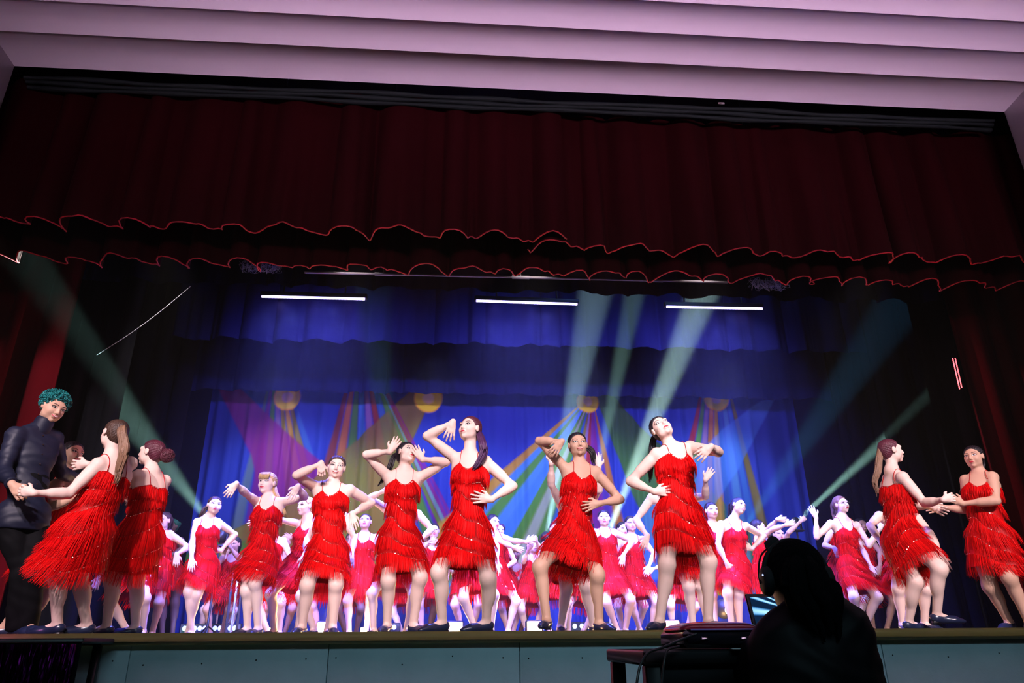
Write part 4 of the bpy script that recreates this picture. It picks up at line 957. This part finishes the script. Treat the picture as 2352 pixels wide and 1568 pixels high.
P('hidden front dancer whose bare arms rise behind the smiling centre dancer', Y=1.95, s=.95, phi=10, hd=(1322, 1118), face=(0, 0, 0), nk=(1320, 1152), Sa=(1290, 1160), Sb=(1352, 1158), Ea=(1266, 1112), Wa=(1266, 1062), Fa=(1270, 1035), Eb=(1376, 1125), Wb=(1375, 1072), Fb=(1372, 1044), hip=(1305, 1270), Ka=(1301, 1351), Aa=(1288, 1438), Kb=(1345, 1345), Ab=(1362, 1428), skin='fair', hair='brown', sway=(-.05, 0, 0), mess=.4)
P('smiling centre dancer, hand over her belly and one elbow raised', Y=1.05, s=.99, phi=4, hd=(1327, 1022), face=(2, 2, -3), nk=(1332, 1068), Sa=(1299, 1076), Sb=(1368, 1083), Ea=(1238, 1012), Wa=(1290, 1014), Fa=(1270, 1040), Eb=(1425, 1147), enb=False, Wb=(1376, 1156), fdb=.035, curlb=0., Fb=(1330, 1166), hip=(1318, 1230), Ka=(1240, 1302), Aa=(1256, 1424), Kb=(1372, 1320), Ab=(1376, 1436), toe=(-20, 25), skin='tan', hair='black', smile=1, tail=[(1356, 1030), (1364, 1050), (1362, 1072)], taily=.1, sway=(-.05, 0, 0), mess=.4, slant=.11, lifta=.02, spread=1.3)
P('dancer tilting her head back with one hand on her waist, front row', Y=.72, s=1.0, phi=8, hd=(1519, 984), face=(-6, 24, -24), nk=(1548, 1029), Sa=(1509, 1043), Sb=(1585, 1027), Ea=(1448, 1105), ena=False, Wa=(1504, 1129), fda=.035, curla=0., Fa=(1560, 1126), Eb=(1650, 1038), Wb=(1632, 1026), Fb=(1607, 1048), hip=(1560, 1185), Ka=(1532, 1297), Aa=(1516, 1434), Kb=(1627, 1289), Ab=(1628, 1436), toe=(-40, 8), b=1.13, hair='black', tail=[(1500, 1010), (1497, 1050), (1495, 1085), (1490, 1110)], taily=.16, slant=.07, spread=1.4)
P('hidden dancer whose arm hangs behind the front dancer with the tilted head', Y=2.3, s=.98, phi=0, hd=(1545, 1098), nk=(1545, 1132), Sa=(1497, 1143), Sb=(1592, 1143), Ea=(1461, 1194), Wa=(1487, 1231), Fa=(1474, 1265), Eb=(1620, 1140), Wb=(1621, 1100), Fb=(1636, 1076), hip=(1575, 1275), Ka=(1582, 1345), Aa=(1592, 1438), Kb=(1612, 1345), Ab=(1626, 1438), skin='fair', hair='black', eyes=0, mess=.6)
P('dancer with a long light brown ponytail holding hands at right, seen from behind', Y=1.3, s=.99, phi=110, hd=(2047, 1036), face=(80, 4, 0), nk=(2050, 1082), Sa=(2040, 1100), Sb=(2073, 1096), Eb=(2124, 1155), Wb=(2168, 1147), Fb=(2186, 1142), curlb=.5, Ea=(2095, 1160), Wa=(2140, 1164), ena=False, hip=(2074, 1238), Ka=(2103, 1336), Aa=(2086, 1424), Kb=(2158, 1306), Ab=(2150, 1402), kna=True, knb=True, liftb=.05, toe=(100, 75), b=1.08, hair='auburn', hair2='ltbrown', tail=[(2022, 1048), (2014, 1080), (2012, 1110), (2011, 1140)], taily=.0, tw=1.15, wave=.012, sway=(.04, 0, 0), slant=.1, mess=.4)
P('dancer at far right facing left, holding hands with her partner', Y=1.5, s=.99, phi=-42, hd=(2237, 1050), face=(-56, 0, 0), nk=(2249, 1088), Sa=(2219, 1103), Sb=(2279, 1096), Eb=(2288, 1150), Wb=(2210, 1156), Fb=(2182, 1142), curlb=.5, Ea=(2222, 1170), Wa=(2164, 1165), Fa=(2140, 1168), hip=(2275, 1235), Ka=(2274, 1346), Aa=(2316, 1420), Kb=(2318, 1326), Ab=(2358, 1410), toe=(-60, -40), b=1.16, skin='tan', hair='black', sway=(.05, 0, 0), mess=.3, slant=.08)
P('hidden dancer with arms bent out behind the ponytailed dancer at right', Y=2.2, s=.98, phi=0, hd=(2060, 1125), nk=(2060, 1160), Sa=(2020, 1185), Sb=(2106, 1190), Ea=(1998, 1206), Wa=(2026, 1250), Eb=(2136, 1224), Wb=(2163, 1278), hip=(2080, 1275), Ka=(2063, 1350), Aa=(2074, 1436), Kb=(2127, 1350), Ab=(2124, 1436), hair='violet', style='pony', eyes=0, sway=(-.08, 0, 0), mess=.5, toe=(-20, 15))
mid = dict(h=.0075, far=0)
P('dancer with round glasses and raised forearms at right', Y=4.0, s=.99, phi=10, hd=(1932, 1159), face=(16, 3, -6), nk=(1936, 1190), Sa=(1908, 1202), Sb=(1967, 1206), Ea=(1876, 1233), Wa=(1874, 1187), Fa=(1861, 1162), Eb=(1996, 1253), Wb=(2022, 1213), Fb=(2027, 1190), hip=(1957, 1303), Aa=(1972, 1436), Ab=(1986, 1436), skin='fair', hair='ltbrown', glasses=1, sway=(.06, 0, 0), mess=.8, **mid)
P('curly haired dancer with a hand on her belly, left of the blonde dancer', Y=4.1, s=.99, phi=18, hd=(492, 1161), face=(30, 2, 6), nk=(478, 1189), Sa=(453, 1199), Sb=(500, 1199), Ea=(441, 1247), Wa=(440, 1283), Eb=(540, 1227), enb=False, Wb=(507, 1264), fdb=.035, curlb=0., Fb=(474, 1260), hip=(466, 1300), Ka=(434, 1358), Aa=(442, 1438), Kb=(452, 1365), Ab=(434, 1438), skin='fair', hair='brown', wave=.014, tail=[(468, 1170), (462, 1185), (455, 1200)], taily=.05, **mid)
P('smiling dancer leaning her head, one hand on her belly, left of the headset wearer', Y=4.0, s=.99, phi=10, hd=(1696, 1163), face=(28, 0, 20), nk=(1684, 1194), Sa=(1656, 1204), Sb=(1713, 1208), Ea=(1649, 1251), Wa=(1669, 1293), Fa=(1679, 1315), Eb=(1754, 1231), enb=False, Wb=(1727, 1260), fdb=.035, curlb=0., Fb=(1697, 1252), hip=(1692, 1302), Ka=(1671, 1362), Aa=(1681, 1436), Kb=(1697, 1362), Ab=(1698, 1436), skin='light', hair='black', smile=1, spread=1.4, **mid)
P('pale dancer with one arm stretched left behind the fist raising dancer', Y=3.6, s=.98, phi=-20, hd=(702, 1163), face=(-45, 0, 0), nk=(708, 1190), Sa=(690, 1203), Sb=(735, 1203), Ea=(645, 1194), Wa=(600, 1196), hip=(690, 1296), Aa=(630, 1440), Ab=(683, 1440), skin='fair', hair='blond', style='bun', sway=(-.05, 0, .0), mess=.4, flare=1.8, **mid)
P('hidden dancer whose elbows show behind the dancer with both hands raised', Y=3.5, s=.98, phi=0, hd=(920, 1135), Sa=(882, 1165), Sb=(960, 1180), nk=(920, 1160), Ea=(849, 1143), Wa=(880, 1128), Eb=(992, 1215), Wb=(965, 1240), hip=(912, 1295), Aa=(858, 1440), Ab=(934, 1440), skin='fair', hair='brown', eyes=0, **mid)
P('dark haired dancer looking up, right of the smiling fist raising dancer', Y=5.2, s=.99, hd=(839, 1198), face=(0, 12, 0), arma='back', armb='back', skin='light', hair='brown', h=.008, far=1)
P('dancer with a centre part at right of the tilted back dancer', Y=4.35, s=.99, hd=(1634, 1173), face=(8, 0, 0), skin='light', hair='black', h=.008, far=1, arma='back', armb='back')
P('dancer with one hand on her hip, peeping out at left behind the messy bun', Y=4.75, s=.99, phi=-12, hd=(376, 1196), face=(-18, 0, 0), Sb=(390, 1226), Sa=(352, 1226), Eb=(433, 1256), Wb=(405, 1273), Fb=(405, 1297), hip=(366, 1314), Aa=(334, 1440), Ab=(352, 1440), skin='light', hair='brown', h=.008, far=1)
P('dark skinned dancer with green streaked hair at left', Y=6.2, s=.95, hd=(395, 1209), face=(-15, 0, 0), Eb=(416, 1262), Wb=(398, 1272), hip=(393, 1320), Aa=(375, 1440), Ab=(398, 1440), skin='dark', hair='green', style='bun', hem=.42, h=.008, far=1, b=1.15)
P('bare legged dancer mostly hidden behind the messy bun', Y=3.7, s=.96, hd=(312, 1196), hip=(306, 1310), Aa=(296, 1440), Ab=(330, 1440), skin='light', hair='brown', h=.009, far=2, eyes=0, sway=(-.08, 0, 0))
P('small tan dancer with hands before her face, left of the blonde dancer', Y=5.9, s=.88, hd=(539, 1250), face=(-15, -5, 0), Ea=(505, 1290), Wa=(521, 1258), Eb=(549, 1282), Wb=(528, 1256), hip=(520, 1345), Aa=(486, 1440), Ab=(510, 1440), skin='tan', hair='black', sway=(.0, 0, 0), h=.008, far=1, mess=.6)
P('hidden dancer with slim legs behind the small tan dancer', Y=6.5, s=.9, hd=(518, 1262), hip=(520, 1350), Aa=(463, 1440), Ab=(530, 1440), skin='light', hair='black', h=.009, far=2, eyes=0)
P('dancer half hidden between the blonde and the fist raising dancer', Y=6.0, s=.92, hd=(655, 1246), hip=(660, 1340), Aa=(600, 1440), Ab=(655, 1440), skin='tan', hair='blond', h=.009, far=2, armb='up')
P('dancer with folded arms right of the one with both hands up', Y=5.85, s=.99, hd=(996, 1219), face=(8, 0, 0), Ea=(968, 1262), Wa=(988, 1246), Eb=(1022, 1262), Wb=(1002, 1248), skin='light', hair='black', style='bun', h=.008, far=1)
P('brown skinned dancer hidden behind the folded arms one', Y=6.2, s=.93, hd=(975, 1240), hip=(970, 1345), Aa=(970, 1440), Ab=(985, 1440), skin='brown', hair='black', h=.009, far=2, eyes=0)
P('hidden dancer whose skirt shows between the legs of the tallest front dancer', Y=5.3, s=.96, hd=(1072, 1205), hip=(1070, 1325), Aa=(1062, 1440), Ab=(1084, 1440), skin='light', hair='brown', h=.009, far=2, eyes=0, flare=1.8)
P('hidden pale legged dancer just behind the tallest front dancer', Y=3.8, s=.98, hd=(1090, 1165), hip=(1088, 1300), Aa=(1092, 1440), Ab=(1128, 1440), skin='fair', hair='brown', h=.009, far=2, eyes=0)
P('pale dancer reaching both arms to the right, near the centre', Y=5.1, s=.99, phi=30, hd=(1132, 1200), face=(40, 0, 0), Sa=(1122, 1230), Sb=(1150, 1232), nk=(1134, 1222), Eb=(1181, 1242), Wb=(1210, 1244), Fb=(1230, 1233), Ea=(1165, 1250), Wa=(1180, 1256), Fa=(1196, 1262), hip=(1142, 1320), Aa=(1130, 1440), Ab=(1166, 1440), skin='fair', hair='black', h=.008, far=1)
P('dancer with curly hair and a bent arm on her hip near the centre', Y=5.6, s=.97, phi=20, hd=(1145, 1219), face=(20, 0, 0), Sb=(1166, 1258), Eb=(1182, 1289), Wb=(1159, 1306), Fb=(1157, 1322), hip=(1158, 1330), Aa=(1168, 1440), Ab=(1178, 1440), skin='light', hair='violet', style='bun', bun=(1152, 1212), buny=.05, bs=1.2, h=.008, far=1)
P('dark skinned dancer with a hand above her head near the centre', Y=6.0, s=.9, hd=(1183, 1272), Ea=(1170, 1290), Wa=(1180, 1262), Fa=(1198, 1262), Eb=(1192, 1330), Wb=(1193, 1362), hip=(1182, 1350), Aa=(1178, 1440), Ab=(1194, 1440), skin='brown', hair='black', h=.008, far=1)
P('dancer covering her eyes with a raised hand left of the centre dancer', Y=5.5, s=.9, phi=10, hd=(1224, 1253), face=(20, 5, 0), Sa=(1206, 1281), Ea=(1203, 1290), Wa=(1214, 1262), Eb=(1240, 1258), Wb=(1232, 1243), hip=(1216, 1345), Aa=(1210, 1440), Ab=(1224, 1440), skin='fair', hair='black', h=.008, far=1)
P('hidden dancer whose long red fringe hangs behind the centre dancer', Y=5.2, s=.96, hd=(1276, 1215), hip=(1270, 1320), Aa=(1262, 1440), Ab=(1292, 1440), skin='light', hair='black', h=.009, far=2, eyes=0, hem=.75)
P('hidden dancer seen between the knees of the centre dancer', Y=5.8, s=.95, hd=(1342, 1235), hip=(1340, 1345), Aa=(1306, 1440), Ab=(1338, 1440), Ea=(1335, 1310), Wa=(1348, 1332), skin='light', hair='black', h=.009, far=2, eyes=0, mess=.6)
P('dancer with a slack bent arm, right behind the centre dancer', Y=4.8, s=.99, hd=(1387, 1190), face=(-6, 2, 0), Sb=(1410, 1222), Sa=(1366, 1222), Eb=(1453, 1243), Wb=(1432, 1274), Fb=(1427, 1302), hip=(1402, 1315), Aa=(1418, 1440), Ab=(1436, 1440), skin='light', hair='black', h=.008, far=1)
P('dancer wearing glasses and red lipstick, left of the front dancer with the tilted head', Y=5.2, s=.99, hd=(1449, 1203), face=(3, 0, 0), glasses=1, Eb=(1503, 1272), Wb=(1490, 1300), hip=(1462, 1322), Aa=(1470, 1440), Ab=(1494, 1440), skin='light', hair='black', h=.008, far=1)
P('small faced dancer between the glasses wearer and the slack armed one', Y=5.9, s=.97, hd=(1430, 1216), face=(15, 0, 0), hip=(1440, 1335), skin='fair', hair='black', h=.009, far=2)
P('hidden dancer whose skirt shows between the legs of the front dancer with the tilted head', Y=5.7, s=.95, hd=(1560, 1225), hip=(1562, 1335), Aa=(1545, 1440), Ab=(1574, 1440), Ea=(1520, 1300), Wa=(1500, 1306), skin='fair', hair='brown', h=.009, far=2, eyes=0)
P('dancer stretching two bare arms to the right beside the headset wearer', Y=4.8, s=.98, phi=40, hd=(1742, 1212), face=(70, 0, 0), Sa=(1745, 1235), Sb=(1755, 1232), nk=(1744, 1228), Eb=(1766, 1213), Wb=(1786, 1192), Fb=(1808, 1194), Ea=(1775, 1215), Wa=(1806, 1205), Fa=(1829, 1197), hip=(1752, 1320), skin='fair', hair='black', h=.008, far=1, eyes=0)
P('dancer raising a fist beside the microphone, just left of the headset wearer', Y=5.8, s=.96, phi=10, hd=(1787, 1228), face=(10, 0, 0), Eb=(1812, 1222), Wb=(1840, 1196), Fb=(1852, 1186), curlb=1, Sb=(1800, 1245), skin='light', hair='black', h=.008, far=1)
P('smiling tan dancer between the glasses girl and the ponytailed one at right', Y=5.3, s=.98, hd=(1977, 1208), face=(5, 2, 4), Sb=(2003, 1244), Eb=(2022, 1268), Wb=(2021, 1300), Fb=(2016, 1316), hip=(2000, 1322), Aa=(2005, 1440), Ab=(2036, 1440), skin='tan', hair='black', smile=1, h=.008, far=1, sway=(.1, 0, 0), mess=.8)
P('hidden dancer with a folded arm behind the glasses girl at right', Y=4.7, s=.98, hd=(1930, 1188), Sa=(1908, 1222), Ea=(1894, 1252), Wa=(1916, 1258), Fa=(1922, 1268), hip=(1930, 1312), Aa=(1955, 1440), Ab=(1968, 1440), skin='fair', hair='brown', h=.009, far=2, eyes=0, sway=(-.06, 0, 0), mess=.8, flare=1.6)
P('hidden dancer whose pale legs show right behind the smiling fist raising dancer', Y=3.3, s=.98, hd=(765, 1150), nk=(765, 1178), Sa=(735, 1186), Sb=(792, 1186), hip=(738, 1292), Aa=(722, 1440), Ab=(752, 1440), skin='fair', hair='brown', eyes=0, h=.0075)
P('hidden dancer whose fringe hangs low between the knees of the smiling fist raising dancer', Y=5.6, s=.96, hd=(748, 1222), hip=(745, 1325), Aa=(735, 1440), Ab=(756, 1440), skin='light', hair='black', h=.009, far=2, eyes=0)
P('hidden brown legged dancer behind the dark haired one who looks up', Y=6.25, s=.93, hd=(806, 1240), hip=(806, 1345), Aa=(796, 1440), Ab=(818, 1440), skin='brown', hair='black', h=.009, far=2, eyes=0)
P('far dancer whose short skirt shows between the legs of the one with both hands raised', Y=6.35, s=.92, hd=(915, 1238), hip=(918, 1345), Aa=(925, 1440), Ab=(940, 1440), skin='light', hair='black', h=.009, far=2, eyes=0)
P('hidden dancer with pale legs between the blonde and the one stretching an arm left', Y=4.9, s=.96, hd=(628, 1205), hip=(618, 1320), Aa=(618, 1440), Ab=(643, 1440), skin='fair', hair='brown', h=.009, far=2, eyes=0)
for D in PE: person(D)
# ---------------------------------------------------------------- the operator's desk in the hall
YD = -2.55
zt = .905
xl_ = at(1493, 1492, -2.9)[0]; xr_ = xl_+.60
o = empty('equipment_table', ((xl_+xr_)/2, YD, 0)); tag(o, 'black table in front of the stage carrying a case and a laptop', 'table')
local(o, MB().box(((xl_+xr_)/2, YD, zt-.02), (xr_-xl_, .54, .04), bev=.006)).build('tabletop', M_black, o)
local(o, MB().box(((xl_+xr_)/2, YD-.23, zt-.075), (xr_-xl_-.06, .02, .07), bev=.004)).build('apron', M_black, o)
for sx in (xl_+.03, xr_-.03):
    for sy in (-.23, .23): local(o, MB().box((sx, YD+sy, (zt-.04)/2), (.045, .045, zt-.04), bev=.004)).build('leg', M_black, o)
# hard case with a glossy red black lid
a, b = at(1547, 1480, -2.72), at(1727, 1480, -2.72); cx = (a[0]+b[0])/2; wd = b[0]-a[0]
M_case = mat('case_gloss', (.26, .012, .03), .16, spec=.7); M_chr = mat('chrome', (.8, .75, .9), .12, metal=1)
o = empty('equipment_case', (cx, -2.72, zt)); tag(o, 'low rounded black case with a glossy dark red lid on the table', 'case')
local(o, MB().box((cx, -2.70, zt+.028), (wd, .26, .050), bev=.012)).build('body', mat('case_black', (.012, .010, .014), .22, spec=.6), o)
P = []
for v in np.linspace(0, 1, 9):
    z_ = zt+.053+.022*math.sin(v*math.pi/2); k_ = math.cos(v*math.pi/2)**.5*.99+.01; P.append([(cx+sx*wd/2*k_*.99*(1 if True else 0), -2.70+sy*.13*k_, z_) for sx, sy in [(math.copysign(abs(math.cos(t))**.3, math.cos(t)), math.copysign(abs(math.sin(t))**.3, math.sin(t))) for t in np.linspace(0, 2*math.pi, 49)]])
local(o, MB().grid(np.array(P))).build('lid', M_case, o, smooth=True)
local(o, MB().box((cx+.01, -2.833, zt+.053), (wd*.9, .006, .004))).build('trim', mat('violet_reflection', (.6, .3, .9), .4), o)  # violet line painted as the reflection along the front top edge
for dx in (-.06, .055): local(o, MB().box((cx+dx, -2.834, zt+.03), (.022, .008, .009), bev=.002)).build('latch', M_chr, o)
tag(MB().box((at(1700, 1487, -2.84)[0], -2.84, zt+.002), (.05, .03, .003)).build('paper', mat('paper', (.6, .6, .62), .7)), 'small pale slip of paper beside the black case', 'paper')
# laptop
la = at(1708, 1364, -2.64); lb_ = at(1728, 1478, -2.70); lw = .225; z0, z1 = zt+.016, la[2]
o = empty('laptop', (la[0]+lw/2, -2.72, zt)); tag(o, 'open laptop showing blue white petals on its screen, in front of the headset wearer', 'laptop')
lx = la[0]+.003
local(o, MB().box((lx+lw/2, -2.80, zt+.008), (lw, .23, .016), bev=.004)).build('base', mat('laptop_shell', (.05, .05, .055), .35, metal=.6), o)
P0, P1 = V(lx, -2.685, z0), V(lx, -2.64, z1); up = P1-P0; hh = np.linalg.norm(up); up /= hh; nrm = np.cross(V(1, 0, 0), up)
RM_ = np.array([V(1, 0, 0), nrm, up])
local(o, MB().box(P0+V(lw/2, 0, 0)+up*hh/2, (lw, .008, hh), RM_, .003)).build('lid', M_black, o)
nx_, nz_ = 200, 130; U_, W_ = np.meshgrid(np.linspace(.012, lw-.012, nx_), np.linspace(.012, hh-.012, nz_))
Pq = P0+U_[..., None]*V(1, 0, 0)+W_[..., None]*up-nrm*.0048*(1 if nrm[1] > 0 else -1)
mb = MB().grid(Pq); scr = local(o, mb).build('screen', None, o)
ox, oz = .165, hh*.62; dx_, dz_ = U_-ox, W_-oz; th_ = np.arctan2(dz_, dx_); rr = np.hypot(dx_, dz_)/.13
pet = np.clip(np.sin(th_*34+4*np.sin(th_*5)+rr*1.6)-.1, 0, 1)**1.4*np.clip(rr*1.7-.25, 0, 1)*np.clip(1.75-rr, 0, 1)**.6
Cc = np.stack([.001+.50*pet**1.5, .008+.80*pet, .03+1.0*pet**.7], -1)
ca = scr.data.color_attributes.new('paint', 'FLOAT_COLOR', 'POINT'); ca.data.foreach_set('color', np.concatenate([Cc.reshape(-1, 3), np.ones((nx_*nz_, 1))], 1).astype(np.float32).ravel())
m = bpy.data.materials.new('screen_picture'); m.use_nodes = True; nt = m.node_tree; b_ = nt.nodes['Principled BSDF']; a_ = nt.nodes.new('ShaderNodeAttribute'); a_.attribute_name = 'paint'
nt.links.new(a_.outputs['Color'], b_.inputs['Emission Color']); b_.inputs['Emission Strength'].default_value = 1.6; b_.inputs['Base Color'].default_value = (0, 0, 0, 1); b_.inputs['Roughness'].default_value = .2
scr.data.materials.append(m)
# cables off the table
for lab, pts in (('black cable looping from the case over the left table edge', [(1600, 1455, -2.86), (1560, 1470, -2.88), (1520, 1488, -2.9), (1488, 1496, -2.92), (1470, 1525, -2.94), (1462, 1568, -2.95), (1458, 1640, -2.95)]), ('black cable hanging straight down beside the front table leg', [(1560, 1484, -2.86), (1532, 1490, -2.9), (1525, 1520, -2.92), (1521, 1568, -2.92), (1520, 1640, -2.92)])):
    q = np.array([at(*p) for p in pts]); 
    tt = np.linspace(0, 1, 30); C_ = np.stack([np.interp(tt, np.linspace(0, 1, len(q)), q[:, i]) for i in range(3)], -1)
    for _ in range(3): C_[1:-1] = (C_[:-2]+C_[1:-1]*2+C_[2:])/4
    C_ = np.concatenate([C_, [[C_[-1][0], C_[-1][1], .006]]])
    tag(MB().tube(C_, .0036, 6).build('cable', M_black, smooth=True), lab, 'cable', 'cables on the operator table')

op = dict(label='person seen from behind in dark clothes wearing a headset, seated at the laptop', kind='man2', Y=-2.98, fl=0., s=1.0, b=1.08, phi=178, hd=(1828, 1330), face=(172, -6, 0), nk=(1862, 1388), ny=-.02, Sa=(1800, 1474), Sb=(1936, 1448),
          Ea=(1722, 1560), Wa=(1700, 1500), ena=False, wna=False, Eb=(1985, 1600), Wb=(1925, 1590), enb=False, wnb=False, hip=(1872, 1880), ady=.42, toe=(178, 182), skin='dark', hair='inky', style='long', eyes=0, short=1, back=1,  # hair, skin and shirt toned near black, the silhouette's shade in their colour
          tail=[(1856, 1350), (1878, 1385), (1892, 1425), (1900, 1480)], taily=-.10, tw=2.7, wave=.004, shirtm='dark_shirt', shirtc=(.002, .002, .003), sspec=.08, h=.006, hs=.86)
body = person(op)
Hd = at(1828, 1330, -2.98); Fh = fdir(172, -6); U0 = N_(V(0, 0, 1)-Fh*Fh[2]); R0 = np.cross(Fh, U0)
M_hs = mat('headset_black', (.006, .006, .007), .75, spec=.2)
o = empty('headset', tuple(Hd)); tag(o, 'black headset with a bent microphone arm on the head of the seated person', 'headset')
Q = lambda x, f, u: Hd+R0*x+Fh*f+U0*u
for sx in (-1, 1):
    mb = MB().tube([Q(sx*.070, -.005, -.005), Q(sx*.076, -.005, -.005), Q(sx*.090, -.005, -.005), Q(sx*.095, -.005, -.005)], [.036, .040, .037, .026], 20)
    c_ = local(o, mb).build('ear_cup', M_hs, o, smooth=True)
t = np.linspace(-1.55, 1.55, 25); local(o, MB().tube([Q(.086*math.sin(a), -.01, .004+.099*math.cos(a)) for a in t], .0075, 8)).build('headband', M_hs, o, smooth=True)
sl = -1 if (R0[0] > 0) else 1
bm = [Q(sl*.098, -.005, -.01)]+[at(x_, y_, -2.93) for x_, y_ in ((1742, 1322), (1743, 1292), (1749, 1272), (1764, 1258))]
tt = np.linspace(0, 1, 20); bq = np.array(bm); C_ = np.stack([np.interp(tt, np.linspace(0, 1, len(bq)), bq[:, i]) for i in range(3)], -1)
for _ in range(2): C_[1:-1] = (C_[:-2]+C_[1:-1]*2+C_[2:])/4
local(o, MB().tube(C_, .0028, 6)).build('microphone_arm', M_hs, o, smooth=True)
m0, m1 = at(1763, 1259, -2.95), at(1784, 1238, -2.95); local(o, MB().tube([m0, m0+(m1-m0)*.15, m1-(m1-m0)*.15, m1], [.009, .017, .018, .010], 12)).build('microphone', M_hs, o, smooth=True)
local(o, MB().ball(at(1752, 1320, -3.04), .0022, 8)).build('status_light', mat('blue_led', (.2, .3, 1), emit=(.25, .35, 1), es=6), o, smooth=True)
# plain chair under the seated person
hx = body.location[0]; o = empty('chair', (hx, -3.0, 0)); tag(o, 'plain black chair under the seated headset wearer', 'chair')
local(o, MB().box((hx, -2.98, .385), (.42, .42, .05), bev=.015)).build('seat', M_black, o)
for sx in (-.18, .18):
    for sy in (-.18, .18): local(o, MB().box((hx+sx, -2.98+sy, .18), (.03, .03, .36))).build('leg', M_black, o)
local(o, MB().box((hx, -3.235, .60), (.40, .03, .22), bev=.012)).build('backrest', M_black, o)
for sx in (-.17, .17): local(o, MB().box((hx+sx, -3.215, .45), (.025, .02, .22))).build('post', M_black, o)
